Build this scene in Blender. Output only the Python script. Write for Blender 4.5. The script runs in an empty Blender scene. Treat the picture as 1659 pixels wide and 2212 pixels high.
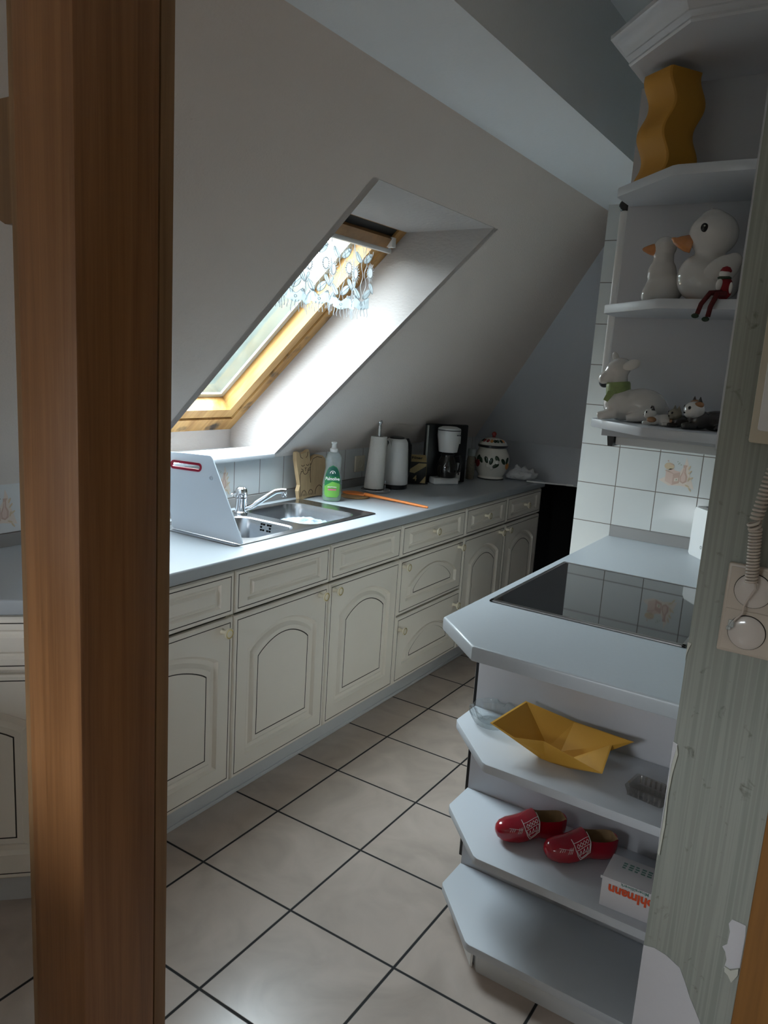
import bpy, bmesh, math, random
from mathutils import Vector, Matrix, noise
random.seed(7)
S = bpy.context.scene
COL = S.collection
PI = math.pi
R = math.radians

# ------------------------------------------------------------------ materials
def nt(m):
    m.use_nodes = True
    t = m.node_tree
    return t, t.nodes, t.links, t.nodes['Principled BSDF']

def setp(b, **kw):
    for k, v in kw.items():
        b.inputs[k].default_value = v

def mat(name, c, rough=.5, metal=0.0, spec=.5, bump=0.0, bscale=200.0, coat=0.0, vary=0.0, vscale=8.0, stretch=(1, 1, 1), trans=0.0, ior=1.5, sss=0.0, alpha=1.0):
    m = bpy.data.materials.new(name)
    t, N, L, b = nt(m)
    setp(b, **{'Base Color': (*c, 1), 'Roughness': rough, 'Metallic': metal, 'Specular IOR Level': spec, 'Coat Weight': coat, 'Coat Roughness': .06,
               'Transmission Weight': trans, 'IOR': ior, 'Alpha': alpha})
    if sss:
        setp(b, **{'Subsurface Weight': sss}); b.inputs['Subsurface Radius'].default_value = (.02, .02, .02)
    if bump or vary:
        tc = N.new('ShaderNodeTexCoord'); mp = N.new('ShaderNodeMapping'); mp.inputs['Scale'].default_value = stretch
        L.new(tc.outputs['Object'], mp.inputs['Vector'])
    if bump:
        n = N.new('ShaderNodeTexNoise'); n.inputs['Scale'].default_value = bscale; n.inputs['Detail'].default_value = 3
        L.new(mp.outputs[0], n.inputs['Vector'])
        bp = N.new('ShaderNodeBump'); bp.inputs['Strength'].default_value = bump; bp.inputs['Distance'].default_value = .004
        L.new(n.outputs['Fac'], bp.inputs['Height']); L.new(bp.outputs[0], b.inputs['Normal'])
    if vary:
        n = N.new('ShaderNodeTexNoise'); n.inputs['Scale'].default_value = vscale; n.inputs['Detail'].default_value = 5
        L.new(mp.outputs[0], n.inputs['Vector'])
        mx = N.new('ShaderNodeMix'); mx.data_type = 'RGBA'
        mx.inputs[6].default_value = (*[max(0, x * (1 - vary)) for x in c], 1); mx.inputs[7].default_value = (*[min(1, x * (1 + vary)) for x in c], 1)
        L.new(n.outputs['Fac'], mx.inputs[0]); L.new(mx.outputs[2], b.inputs['Base Color'])
    return m

def wood(name, c1, c2, scale=(30, 30, 1.2), rough=.45, dirt=None, rot=0.0):
    """Grain stretched along one object axis."""
    m = bpy.data.materials.new(name)
    t, N, L, b = nt(m)
    tc = N.new('ShaderNodeTexCoord'); mp = N.new('ShaderNodeMapping'); mp.inputs['Scale'].default_value = scale
    m0 = N.new('ShaderNodeMapping'); m0.inputs['Rotation'].default_value = (0, rot, 0)
    L.new(tc.outputs['Object'], m0.inputs['Vector']); L.new(m0.outputs[0], mp.inputs['Vector'])
    n = N.new('ShaderNodeTexNoise'); n.inputs['Scale'].default_value = 1.0; n.inputs['Detail'].default_value = 6; n.inputs['Distortion'].default_value = .8
    L.new(mp.outputs[0], n.inputs['Vector'])
    n2 = N.new('ShaderNodeTexNoise'); n2.inputs['Scale'].default_value = 6.0; n2.inputs['Detail'].default_value = 4
    L.new(mp.outputs[0], n2.inputs['Vector'])
    ad = N.new('ShaderNodeMath'); ad.operation = 'MULTIPLY_ADD'; ad.inputs[1].default_value = .35
    L.new(n2.outputs['Fac'], ad.inputs[0]); L.new(n.outputs['Fac'], ad.inputs[2])
    rp = N.new('ShaderNodeValToRGB'); rp.color_ramp.elements[0].position = .48; rp.color_ramp.elements[1].position = .85
    rp.color_ramp.elements[0].color = (*c1, 1); rp.color_ramp.elements[1].color = (*c2, 1)
    L.new(ad.outputs[0], rp.inputs[0])
    out = rp.outputs[0]
    if dirt:
        n3 = N.new('ShaderNodeTexNoise'); n3.inputs['Scale'].default_value = 9.0; n3.inputs['Detail'].default_value = 6
        L.new(tc.outputs['Object'], n3.inputs['Vector'])
        r3 = N.new('ShaderNodeValToRGB'); r3.color_ramp.elements[0].position = .56; r3.color_ramp.elements[1].position = .68
        L.new(n3.outputs['Fac'], r3.inputs[0])
        mx = N.new('ShaderNodeMix'); mx.data_type = 'RGBA'; mx.inputs[7].default_value = (*dirt, 1)
        L.new(r3.outputs[0], mx.inputs[0]); L.new(out, mx.inputs[6]); out = mx.outputs[2]
    L.new(out, b.inputs['Base Color'])
    setp(b, Roughness=rough)
    bp = N.new('ShaderNodeBump'); bp.inputs['Strength'].default_value = .08; bp.inputs['Distance'].default_value = .002
    L.new(ad.outputs[0], bp.inputs['Height']); L.new(bp.outputs[0], b.inputs['Normal'])
    return m

def tile_mat(name, axes, size, phase, joint, ctile, cjoint, rough, vary=.05, vscale=6.0, base=None, zlim=None, bump=.25, wave=0.0):
    """Square tiles on two object axes; an optional height band outside which the wall is painted."""
    m = bpy.data.materials.new(name)
    t, N, L, b = nt(m)
    tc = N.new('ShaderNodeTexCoord'); sp = N.new('ShaderNodeSeparateXYZ'); L.new(tc.outputs['Object'], sp.inputs[0])
    def M(op, a, c=None):
        n = N.new('ShaderNodeMath'); n.operation = op
        for i, v in enumerate((a, c)):
            if v is None: continue
            if isinstance(v, (int, float)): n.inputs[i].default_value = v
            else: L.new(v, n.inputs[i])
        return n.outputs[0]
    ds = []
    for ax, s, p in zip(axes, size, phase):
        f = M('FRACT', M('DIVIDE', M('SUBTRACT', sp.outputs['XYZ'.index(ax)], p - 100 * s), s))
        d = M('MULTIPLY', M('MINIMUM', f, M('SUBTRACT', 1.0, f)), s)
        ds.append(d)
    dist = M('MINIMUM', ds[0], ds[1])
    mk = N.new('ShaderNodeMapRange'); mk.inputs[1].default_value = joint * .5 * .75; mk.inputs[2].default_value = joint * .5 * 1.25
    L.new(dist, mk.inputs[0])
    n = N.new('ShaderNodeTexNoise'); n.inputs['Scale'].default_value = vscale; n.inputs['Detail'].default_value = 7; n.inputs['Distortion'].default_value = 1.0
    L.new(tc.outputs['Object'], n.inputs['Vector'])
    rp = N.new('ShaderNodeValToRGB')
    rp.color_ramp.elements[0].position = .3; rp.color_ramp.elements[1].position = .7
    rp.color_ramp.elements[0].color = (*[x * (1 - vary) for x in ctile], 1); rp.color_ramp.elements[1].color = (*[min(1, x * (1 + vary)) for x in ctile], 1)
    L.new(n.outputs['Fac'], rp.inputs[0])
    mx = N.new('ShaderNodeMix'); mx.data_type = 'RGBA'; mx.inputs[6].default_value = (*cjoint, 1)
    L.new(mk.outputs[0], mx.inputs[0]); L.new(rp.outputs[0], mx.inputs[7])
    out = mx.outputs[2]
    L.new(out, b.inputs['Base Color'])
    rr = N.new('ShaderNodeMapRange'); rr.inputs[3].default_value = .8; rr.inputs[4].default_value = rough
    L.new(mk.outputs[0], rr.inputs[0]); L.new(rr.outputs[0], b.inputs['Roughness'])
    bp = N.new('ShaderNodeBump'); bp.inputs['Strength'].default_value = bump; bp.inputs['Distance'].default_value = .003
    L.new(mk.outputs[0], bp.inputs['Height']); L.new(bp.outputs[0], b.inputs['Normal'])
    return m

M = {}
M['plaster'] = mat('ceiling_plaster', (.76, .68, .625), .9, bump=.35, bscale=160)
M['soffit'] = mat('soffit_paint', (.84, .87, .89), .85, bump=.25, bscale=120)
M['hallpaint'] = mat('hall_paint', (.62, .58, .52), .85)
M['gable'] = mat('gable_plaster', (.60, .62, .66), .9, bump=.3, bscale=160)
M['reveal'] = mat('reveal_wallpaper', (.42, .39, .375), .8, bump=.5, bscale=60, stretch=(1, 1, 2))
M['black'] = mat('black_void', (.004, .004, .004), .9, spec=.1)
M['cream'] = mat('cream_lacquer', (.87, .82, .735), .42, vary=.02)
M['creamline'] = mat('dark_inlay_line', (.035, .03, .022), .6)
M['carcass'] = mat('cabinet_carcass', (.70, .66, .59), .5)
M['plinth'] = mat('plinth_white', (.68, .70, .72), .45)
M['worktop'] = mat('worktop_laminate', (.43, .465, .495), .35, vary=.03, vscale=90, bump=.03, bscale=400)
M['white'] = mat('white_laminate', (.57, .575, .60), .42, vary=.02)
M['whiteshelf'] = mat('white_shelf', (.57, .60, .64), .4)
M['steel'] = mat('brushed_steel', (.52, .53, .55), .24, 1.0, bump=.02, bscale=300, stretch=(1, 12, 1))
M['chrome'] = mat('chrome', (.75, .76, .78), .08, 1.0)
M['seal'] = mat('grey_seal_strip', (.25, .24, .235), .45)
M['knob'] = mat('knob_ivory', (.80, .74, .58), .3, coat=.3)
M['brass'] = mat('brass_ring', (.55, .42, .16), .3, 1.0)
M['tile_floor'] = tile_mat('floor_tiles', 'XY', (.3417, .3417), (.4881, -.7431), .0075, (.50, .42, .365), (.012, .011, .012), .25, .13, 5.0, bump=.5)
M['tile_back'] = tile_mat('wall_tiles', 'XZ', (.1575, .1575), (.7970, 1.2435), .0032, (.62, .63, .615), (.16, .13, .11), .16, .03, 3.0)
M['tile_left'] = tile_mat('splash_tiles', 'YZ', (.1555, .1575), (.0735, .9245), .0032, (.68, .69, .69), (.16, .13, .11), .2, .03, 3.0)
M['post'] = wood('post_veneer', (.195, .080, .024), (.30, .135, .048), (60, 60, 1.6), .42)
M['bead'] = wood('post_bead', (.18, .095, .038), (.30, .17, .075), (30, 30, 1.2), .5)
M['groove'] = mat('dark_groove', (.010, .005, .003), .7)
M['doorwood'] = wood('door_wood', (.16, .065, .009), (.26, .115, .022), (20, 20, 1.0), .45)
M['pine'] = wood('pine', (.36, .185, .05), (.52, .31, .115), (2.2, 24, 24), .4, rot=.754)
M['pinedirty'] = wood('pine_weathered', (.30, .145, .04), (.50, .29, .105), (2.2, 26, 26), .45, dirt=(.05, .035, .025), rot=.754)
M['pinedark'] = wood('pine_dark', (.16, .075, .025), (.33, .17, .06), (8, 8, 8), .45)
M['winblack'] = mat('window_dark', (.008, .007, .006), .6)
M['alu'] = mat('grey_rubber_seal', (.42, .45, .43), .5)
M['rod'] = mat('curtain_rod_white', (.75, .76, .76), .35)
M['whiteplastic'] = mat('white_plastic', (.78, .78, .77), .28)
M['red'] = mat('red_plastic', (.40, .012, .05), .35)
M['blackplastic'] = mat('black_plastic', (.012, .012, .013), .3)
M['socket'] = mat('cream_socket', (.68, .62, .50), .35)
M['porcelain'] = mat('white_porcelain', (.66, .64, .61), .12, coat=.6)
M['duckbeak'] = mat('orange_beak_glaze', (.55, .22, .07), .15, coat=.5, vary=.35, vscale=60)
M['eye'] = mat('black_glaze', (.008, .008, .008), .12)
M['green_scarf'] = mat('green_scarf', (.25, .33, .12), .35, vary=.3, vscale=90)
M['vase'] = mat('amber_vase', (.55, .265, .03), .62, bump=.08, bscale=500)
M['bowl'] = mat('yellow_bowl', (.68, .36, .045), .6, bump=.06, bscale=500)
M['clog'] = mat('red_lacquer', (.36, .004, .018), .14, coat=.6)
M['clogin'] = mat('raw_wood_inside', (.33, .21, .10), .8, vary=.3, vscale=60)
M['paint_white'] = mat('white_paint', (.82, .80, .78), .5)
M['card'] = mat('white_card', (.68, .66, .68), .6)
M['orange_print'] = mat('orange_print', (.75, .09, .02), .5)
M['teal_print'] = mat('teal_print', (.14, .28, .24), .5)
M['orange'] = mat('orange_nylon', (.85, .24, .04), .4)
M['cork'] = mat('cork', (.27, .155, .065), .8, vary=.4, vscale=200)
M['paper'] = mat('paper_towel', (.72, .70, .66), .95, bump=.4, bscale=150)
M['birch'] = mat('birch_ply', (.55, .38, .21), .6, vary=.2, vscale=14, stretch=(1, 6, 1))
M['burnt'] = mat('burnt_line', (.06, .03, .012), .8)
M['bag'] = mat('plastic_bag', (.62, .62, .62), .45)
M['glassdark'] = mat('carafe_glass', (.02, .018, .016), .05, coat=.5)
M['hob'] = mat('black_ceramic', (.006, .006, .007), .035, ior=2.1)
M['hobframe'] = mat('hob_steel_frame', (.33, .31, .30), .35, 1.0)
M['phone'] = mat('phone_cream', (.48, .43, .33), .4)
M['phonewhite'] = mat('phone_white', (.62, .61, .60), .4)
M['cord'] = mat('cord_beige', (.47, .41, .35), .4)
M['switch'] = mat('switch_cream', (.46, .40, .33), .35)
M['switchwhite'] = mat('switch_disc', (.52, .475, .43), .15, coat=.5)
M['peel'] = mat('bare_plaster', (.52, .52, .54), .85, bump=.3, bscale=60)
M['curl'] = mat('curled_paper', (.50, .51, .45), .8)
M['cardblack'] = mat('black_card', (.016, .015, .014), .5)
M['gold'] = mat('yellow_print', (.46, .35, .16), .5)
M['jar'] = mat('jar_glaze', (.74, .70, .62), .2, coat=.5)
M['leaf'] = mat('leaf_glaze', (.022, .045, .022), .25)
M['fruit'] = mat('red_fruit', (.30, .035, .03), .25)
M['peach'] = mat('orange_fruit', (.62, .25, .07), .25)
M['tan'] = mat('tan_glaze', (.34, .17, .075), .2, coat=.4)
M['darkfur'] = mat('dark_fur_glaze', (.045, .038, .036), .25, coat=.3, vary=.5, vscale=80)
M['tabby'] = mat('tabby_glaze', (.26, .23, .17), .25, coat=.3, vary=.45, vscale=120)
M['elfred'] = mat('red_felt', (.22, .008, .012), .9)
M['elfplaid'] = mat('plaid_dark', (.10, .010, .012), .9, vary=.8, vscale=180)
M['felt'] = mat('white_felt', (.72, .70, .67), .95)
M['elfgreen'] = mat('green_felt', (.03, .05, .03), .9)
M['skin'] = mat('painted_face', (.68, .50, .42), .6)
M['foam'] = mat('soap_foam', (.38, .46, .54), .8, bump=1.0, bscale=220)
def cloth(name, c, k=.45):
    m = bpy.data.materials.new(name); t, N, L, b = nt(m); N.remove(b)
    d = N.new('ShaderNodeBsdfDiffuse'); d.inputs[0].default_value = (*c, 1); tl = N.new('ShaderNodeBsdfTranslucent'); tl.inputs[0].default_value = (*c, 1)
    mx = N.new('ShaderNodeMixShader'); mx.inputs[0].default_value = k; L.new(d.outputs[0], mx.inputs[1]); L.new(tl.outputs[0], mx.inputs[2]); L.new(mx.outputs[0], N['Material Output'].inputs[0])
    return m
M['board'] = cloth('board_plastic', (.74, .80, .86), .22); M['lace'] = cloth('lace_thread', (.60, .62, .64)); M['laceleaf'] = cloth('lace_leaf', (.78, .83, .85)); M['lacewhite'] = cloth('lace_white', (.85, .87, .88))
M['ink'] = mat('ink', (.03, .03, .035), .5)
M['brownprint'] = mat('tile_print_brown', (.56, .39, .32), .3)
M['pinkprint'] = mat('tile_print_pink', (.66, .50, .43), .3)
M['paleprint'] = mat('tile_print_pale', (.70, .60, .52), .3)
M['yellowprint'] = mat('tile_print_ochre', (.62, .49, .33), .3)
M['greenprint'] = mat('tile_print_green', (.30, .36, .24), .3)
M['label_green'] = mat('label_green', (.010, .16, .045), .35)
M['label_lime'] = mat('label_lime', (.16, .42, .07), .35)
M['label_dark'] = mat('label_teal', (.006, .08, .055), .35)
M['liquid'] = mat('green_liquid', (.07, .24, .05), .15, coat=.3)
M['labelpink'] = mat('label_pink', (.60, .12, .22), .4)
M['blueprint'] = mat('label_blue', (.05, .20, .55), .4)

def sheen(N, L):
    """Mirror share of a glass face, the same seen from either side."""
    w = N.new('ShaderNodeLayerWeight'); w.inputs[0].default_value = .5
    p = N.new('ShaderNodeMath'); p.operation = 'POWER'; p.inputs[1].default_value = 4; L.new(w.outputs['Facing'], p.inputs[0])
    a = N.new('ShaderNodeMath'); a.operation = 'MULTIPLY_ADD'; a.inputs[1].default_value = .6; a.inputs[2].default_value = .09; L.new(p.outputs[0], a.inputs[0])
    return a.outputs[0]
def glass(name, c=(1, 1, 1), rough=0.02, mixd=0.0, dcol=(.7, .75, .75)):
    """Clear plastic or glass: see-through with a mirror sheen, no caustics needed."""
    m = bpy.data.materials.new(name); t, N, L, b = nt(m)
    N.remove(b); o = N['Material Output']
    tr = N.new('ShaderNodeBsdfTransparent'); lw = N.new('ShaderNodeLayerWeight'); lw.inputs[0].default_value = .5
    pw = N.new('ShaderNodeMath'); pw.operation = 'POWER'; pw.inputs[1].default_value = 3; L.new(lw.outputs['Facing'], pw.inputs[0])
    cm_ = N.new('ShaderNodeMix'); cm_.data_type = 'RGBA'; cm_.inputs[6].default_value = (*c, 1); cm_.inputs[7].default_value = (*[x*.28 for x in c], 1)
    L.new(pw.outputs[0], cm_.inputs[0]); L.new(cm_.outputs[2], tr.inputs[0])
    gl = N.new('ShaderNodeBsdfGlossy'); gl.inputs['Roughness'].default_value = rough
    mx = N.new('ShaderNodeMixShader'); L.new(sheen(N, L), mx.inputs[0]); L.new(tr.outputs[0], mx.inputs[1]); L.new(gl.outputs[0], mx.inputs[2])
    out = mx.outputs[0]
    if mixd:
        df = N.new('ShaderNodeBsdfDiffuse'); df.inputs[0].default_value = (*dcol, 1)
        m2 = N.new('ShaderNodeMixShader'); m2.inputs[0].default_value = mixd
        L.new(out, m2.inputs[1]); L.new(df.outputs[0], m2.inputs[2]); out = m2.outputs[0]
    L.new(out, o.inputs[0])
    return m
M['clear'] = glass('clear_plastic', (.90, .93, .93), .05, .22, (.6, .66, .66))
M['ashglass'] = glass('pressed_glass', (.955, .975, .975), .03, .035, (.86, .92, .93))
M['dishglass'] = glass('smoky_glass', (.86, .84, .82), .04, .06, (.30, .29, .28))

def dirty_pane():
    m = bpy.data.materials.new('misted_window_glass'); t, N, L, b = nt(m); N.remove(b); o = N['Material Output']
    tc = N.new('ShaderNodeTexCoord')
    n = N.new('ShaderNodeTexNoise'); n.inputs['Scale'].default_value = 14; n.inputs['Detail'].default_value = 6; L.new(tc.outputs['Object'], n.inputs['Vector'])
    r = N.new('ShaderNodeMapRange'); r.inputs[1].default_value = .35; r.inputs[2].default_value = .75; r.inputs[3].default_value = .06; r.inputs[4].default_value = .13
    L.new(n.outputs['Fac'], r.inputs[0])
    tr = N.new('ShaderNodeBsdfTransparent'); tr.inputs[0].default_value = (.93, .96, .95, 1)
    gl = N.new('ShaderNodeBsdfGlossy'); gl.inputs['Roughness'].default_value = .02
    mx = N.new('ShaderNodeMixShader'); L.new(sheen(N, L), mx.inputs[0]); L.new(tr.outputs[0], mx.inputs[1]); L.new(gl.outputs[0], mx.inputs[2])
    df = N.new('ShaderNodeBsdfTranslucent'); df.inputs[0].default_value = (.085, .105, .095, 1)
    m2 = N.new('ShaderNodeMixShader'); L.new(r.outputs[0], m2.inputs[0]); L.new(mx.outputs[0], m2.inputs[1]); L.new(df.outputs[0], m2.inputs[2])
    L.new(m2.outputs[0], o.inputs[0])
    return m
M['pane'] = dirty_pane()

def wallpaper():
    m = bpy.data.materials.new('striped_green_wallpaper'); t, N, L, b = nt(m)
    tc = N.new('ShaderNodeTexCoord')
    mp = N.new('ShaderNodeMapping'); mp.inputs['Scale'].default_value = (95, 1, 1.2); L.new(tc.outputs['Object'], mp.inputs[0])
    n = N.new('ShaderNodeTexNoise'); n.inputs['Scale'].default_value = 1.0; n.inputs['Detail'].default_value = 2; L.new(mp.outputs[0], n.inputs['Vector'])
    rp = N.new('ShaderNodeValToRGB'); E = rp.color_ramp.elements
    E[0].position = .40; E[0].color = (.235, .255, .225, 1); E[1].position = .60; E[1].color = (.25, .265, .235, 1)
    e = E.new(.52); e.color = (.30, .315, .28, 1)
    L.new(n.outputs['Fac'], rp.inputs[0])
    n2 = N.new('ShaderNodeTexNoise'); n2.inputs['Scale'].default_value = 38; n2.inputs['Detail'].default_value = 6; n2.inputs['Distortion'].default_value = .6
    L.new(tc.outputs['Object'], n2.inputs['Vector'])
    r2 = N.new('ShaderNodeValToRGB'); r2.color_ramp.elements[0].position = .22; r2.color_ramp.elements[0].color = (.35, .32, .27, 1)
    r2.color_ramp.elements[1].position = .36; r2.color_ramp.elements[1].color = (1, 1, 1, 1)
    L.new(n2.outputs['Fac'], r2.inputs[0])
    mx = N.new('ShaderNodeMix'); mx.data_type = 'RGBA'; mx.blend_type = 'MULTIPLY'; mx.inputs[0].default_value = 1
    L.new(rp.outputs[0], mx.inputs[6]); L.new(r2.outputs[0], mx.inputs[7]); L.new(mx.outputs[2], b.inputs['Base Color'])
    bp = N.new('ShaderNodeBump'); bp.inputs['Strength'].default_value = .2; bp.inputs['Distance'].default_value = .002
    L.new(n.outputs['Fac'], bp.inputs['Height']); L.new(bp.outputs[0], b.inputs['Normal'])
    setp(b, Roughness=.7)
    return m
M['wallpaper'] = wallpaper()

# ------------------------------------------------------------------ mesh helpers
class B:
    """Collects shapes; each call takes a material index."""
    def __init__(s): s.bm = bmesh.new()
    def face(s, vs, mi=0):
        try:
            f = s.bm.faces.new(vs); f.material_index = mi; return f
        except ValueError: return None
    def poly(s, pts, mi=0): return s.face([s.bm.verts.new(p) for p in pts], mi)
    def box(s, lo, hi, bev=0.0, seg=2, mi=0, mtx=None):
        x0, y0, z0 = lo; x1, y1, z1 = hi
        v = [s.bm.verts.new(p) for p in ((x0,y0,z0),(x1,y0,z0),(x1,y1,z0),(x0,y1,z0),(x0,y0,z1),(x1,y0,z1),(x1,y1,z1),(x0,y1,z1))]
        fs = [s.face([v[i] for i in q], mi) for q in ((3,2,1,0),(4,5,6,7),(0,1,5,4),(1,2,6,5),(2,3,7,6),(3,0,4,7))]
        if bev:
            es = list({e for f in fs for e in f.edges})
            r = bmesh.ops.bevel(s.bm, geom=es, offset=bev, segments=seg, affect='EDGES', profile=.5)
            for f in r['faces']: f.material_index = mi
            v = list({x for f in r['faces'] for x in f.verts} | {x for x in v if x.is_valid})
        if mtx is not None: bmesh.ops.transform(s.bm, matrix=mtx, verts=v)
        return v
    def prism(s, pts, d, mi=0, bev=0.0, seg=2):
        """Polygon pts (3-D, planar) extruded by vector d."""
        d = Vector(d); a = [s.bm.verts.new(p) for p in pts]; b = [s.bm.verts.new(Vector(p) + d) for p in pts]
        n = len(a); fs = [s.face(a[::-1], mi), s.face(b, mi)]
        for i in range(n): fs.append(s.face([a[i], a[(i+1) % n], b[(i+1) % n], b[i]], mi))
        fs = [f for f in fs if f]
        if bev:
            es = [e for e in (set(fs[0].edges) | set(fs[1].edges))]
            r = bmesh.ops.bevel(s.bm, geom=es, offset=bev, segments=seg, affect='EDGES', profile=.5)
            for f in r['faces']: f.material_index = mi
        return fs
    def loft(s, loops, mi=0, cap0=False, cap1=False, closed=True, mis=None):
        vs = [[s.bm.verts.new(p) for p in l] for l in loops]
        n = len(vs[0])
        for k in range(len(vs) - 1):
            m = mis[k] if mis else mi
            for i in range(n if closed else n - 1):
                j = (i + 1) % n
                s.face([vs[k][i], vs[k][j], vs[k+1][j], vs[k+1][i]], m)
        if cap0: s.face(vs[0][::-1], mis[0] if mis else mi)
        if cap1: s.face(vs[-1], mis[-1] if mis else mi)
        return vs
    def lathe(s, prof, c=(0,0,0), n=32, mi=0, mis=None, sx=1.0, sy=1.0, axis=None, cap0=True, cap1=True):
        q = Vector((0,0,1)).rotation_difference(Vector(axis)) if axis else None
        loops = []
        for r, z in prof:
            l = []
            for i in range(n):
                a = 2 * PI * i / n; p = Vector((r * sx * math.cos(a), r * sy * math.sin(a), z))
                if q: p = q @ p
                l.append(p + Vector(c))
            loops.append(l)
        return s.loft(loops, mi, cap0, cap1, mis=mis)
    def tube(s, path, r, n=8, mi=0, cap=True):
        path = [Vector(p) for p in path]; loops = []; up = None
        for i, p in enumerate(path):
            t = (path[min(i+1, len(path)-1)] - path[max(i-1, 0)]).normalized()
            if up is None:
                up = Vector((0,0,1)) if abs(t.z) < .9 else Vector((1,0,0))
            x = t.cross(up).normalized(); y = x.cross(t).normalized(); up = y
            rr = r[i] if isinstance(r, (list, tuple)) else r
            loops.append([p + rr * (math.cos(2*PI*k/n) * x + math.sin(2*PI*k/n) * y) for k in range(n)])
        s.loft(loops, mi, cap, cap)
    def ell(s, c, r, rot=None, mi=0, seg=20, rings=12):
        m = Matrix.Translation(c) @ (rot.to_4x4() if rot else Matrix.Identity(4)) @ Matrix.Diagonal((*r, 1))
        res = bmesh.ops.create_uvsphere(s.bm, u_segments=seg, v_segments=rings, radius=1, matrix=m)
        for f in {f for v in res['verts'] for f in v.link_faces}: f.material_index = mi
        return res['verts']
    def holes(s, outer, holes, d, mi=0):
        """Planar polygon with holes, extruded by d (tuple); all 3-D points."""
        es = []; rims = []
        for loop in [outer] + holes:
            v = [s.bm.verts.new(p) for p in loop]
            rims.append(v)
            es += [s.bm.edges.new((v[i], v[(i+1) % len(v)])) for i in range(len(v))]
        r = bmesh.ops.triangle_fill(s.bm, edges=es, use_beauty=True, use_dissolve=False)
        fs = [g for g in r['geom'] if isinstance(g, bmesh.types.BMFace)]
        for f in fs: f.material_index = mi
        if d:
            d = Vector(d); mp = {}
            for rim in rims:
                for v in rim: mp[v] = s.bm.verts.new(v.co + d)
            for f in fs:
                nf = s.face([mp[v] for v in f.verts][::-1], mi)
            for rim in rims:
                for i in range(len(rim)):
                    a, b = rim[i], rim[(i+1) % len(rim)]
                    s.face([a, b, mp[b], mp[a]], mi)
    def done(s, name, mats, parent=None, smooth=35, loc=None, rotz=0.0, normals=True):
        if normals: bmesh.ops.recalc_face_normals(s.bm, faces=s.bm.faces[:])
        me = bpy.data.meshes.new(name); s.bm.to_mesh(me); s.bm.free()
        for m in (mats if isinstance(mats, (list, tuple)) else [mats]): me.materials.append(M[m] if isinstance(m, str) else m)
        if smooth:
            me.shade_smooth(); me.set_sharp_from_angle(angle=R(smooth))
        o = bpy.data.objects.new(name, me); COL.objects.link(o)
        if parent: o.parent = parent
        if loc: o.location = loc
        o.rotation_euler.z = rotz
        return o

def tag(o, label, cat, group=None, kind=None):
    o['label'] = label; o['category'] = cat
    if group: o['group'] = group
    if kind: o['kind'] = kind
    return o
def thing(name, label, cat, loc=(0,0,0), rotz=0.0, group=None):
    o = bpy.data.objects.new(name, None); COL.objects.link(o)
    o.empty_display_size = .05; o.location = loc; o.rotation_euler.z = rotz
    return tag(o, label, cat, group)
def struct(o): o['kind'] = 'structure'; return o

def remesh(o, vox, smooth=6, fac=.5):
    """Fuse the overlapping shapes of one mesh into a single continuous skin."""
    m = o.modifiers.new('r', 'REMESH'); m.mode = 'VOXEL'; m.voxel_size = vox
    k = o.modifiers.new('s', 'SMOOTH'); k.iterations = smooth; k.factor = fac
    dg = bpy.context.evaluated_depsgraph_get()
    me = bpy.data.meshes.new_from_object(o.evaluated_get(dg))
    old = o.data; mats = list(old.materials)
    o.modifiers.clear(); o.data = me
    me.materials.clear()
    for x in mats: me.materials.append(x)
    me.polygons.foreach_set('material_index', [0] * len(me.polygons))
    me.shade_smooth()
    nm = old.name; bpy.data.meshes.remove(old); me.name = nm
    return o

def text(name, s, size, m, parent, origin, right, up, ext=.0004, align='CENTER', sx=1.0, bold=0.0):
    c = bpy.data.curves.new('t', 'FONT'); c.body = s; c.size = size; c.extrude = ext; c.align_x = align; c.align_y = 'CENTER'; c.offset = bold
    t = bpy.data.objects.new('t', c); COL.objects.link(t)
    dg = bpy.context.evaluated_depsgraph_get(); dg.update()
    me = bpy.data.meshes.new_from_object(t.evaluated_get(dg))
    bpy.data.objects.remove(t); bpy.data.curves.remove(c)
    r = Vector(right).normalized(); u = Vector(up).normalized(); n = r.cross(u)
    mt = Matrix(((r.x*sx, u.x, n.x, origin[0]), (r.y*sx, u.y, n.y, origin[1]), (r.z*sx, u.z, n.z, origin[2]), (0,0,0,1)))
    me.transform(mt); me.materials.clear(); me.materials.append(M[m]); me.name = name
    o = bpy.data.objects.new(name, me); COL.objects.link(o); o.parent = parent
    return o

def rrect(x0, y0, x1, y1, r, z, n=6):
    """Rounded rectangle, counter-clockwise."""
    out = []
    for cx, cy, a0 in ((x1-r, y0+r, -90), (x1-r, y1-r, 0), (x0+r, y1-r, 90), (x0+r, y0+r, 180)):
        for k in range(n + 1):
            a = R(a0 + 90 * k / n); out.append((cx + r * math.cos(a), cy + r * math.sin(a), z))
    return out

# ------------------------------------------------------------------ measured room
ZW = .8855                       # worktop height
RZ, TH = 1.5941, R(43.2222)      # sloped ceiling: z = RZ + tan(TH) * x
ct, st = math.cos(TH), math.sin(TH)
def roofz(x): return RZ + math.tan(TH) * x
def RP(y, v, n): return Vector((v*ct - n*st, y, RZ + v*st + n*ct))   # point in the slope's own frame
XB0, XB1, ZS, ZT = .6052, .892, roofz(.6052), 2.474
YS = -4.2                        # gable of the hall
VAL = 1.74                       # valley: x + y = VAL
WY0, WY1, WV0, WV1 = -.424, .299, -.732, .585    # skylight opening
XE = 3.0

# floor
b = B(); b.box((-.65, YS, -.1), (XE, 2.45, 0)); struct(b.done('floor', 'tile_floor', smooth=0))
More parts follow.
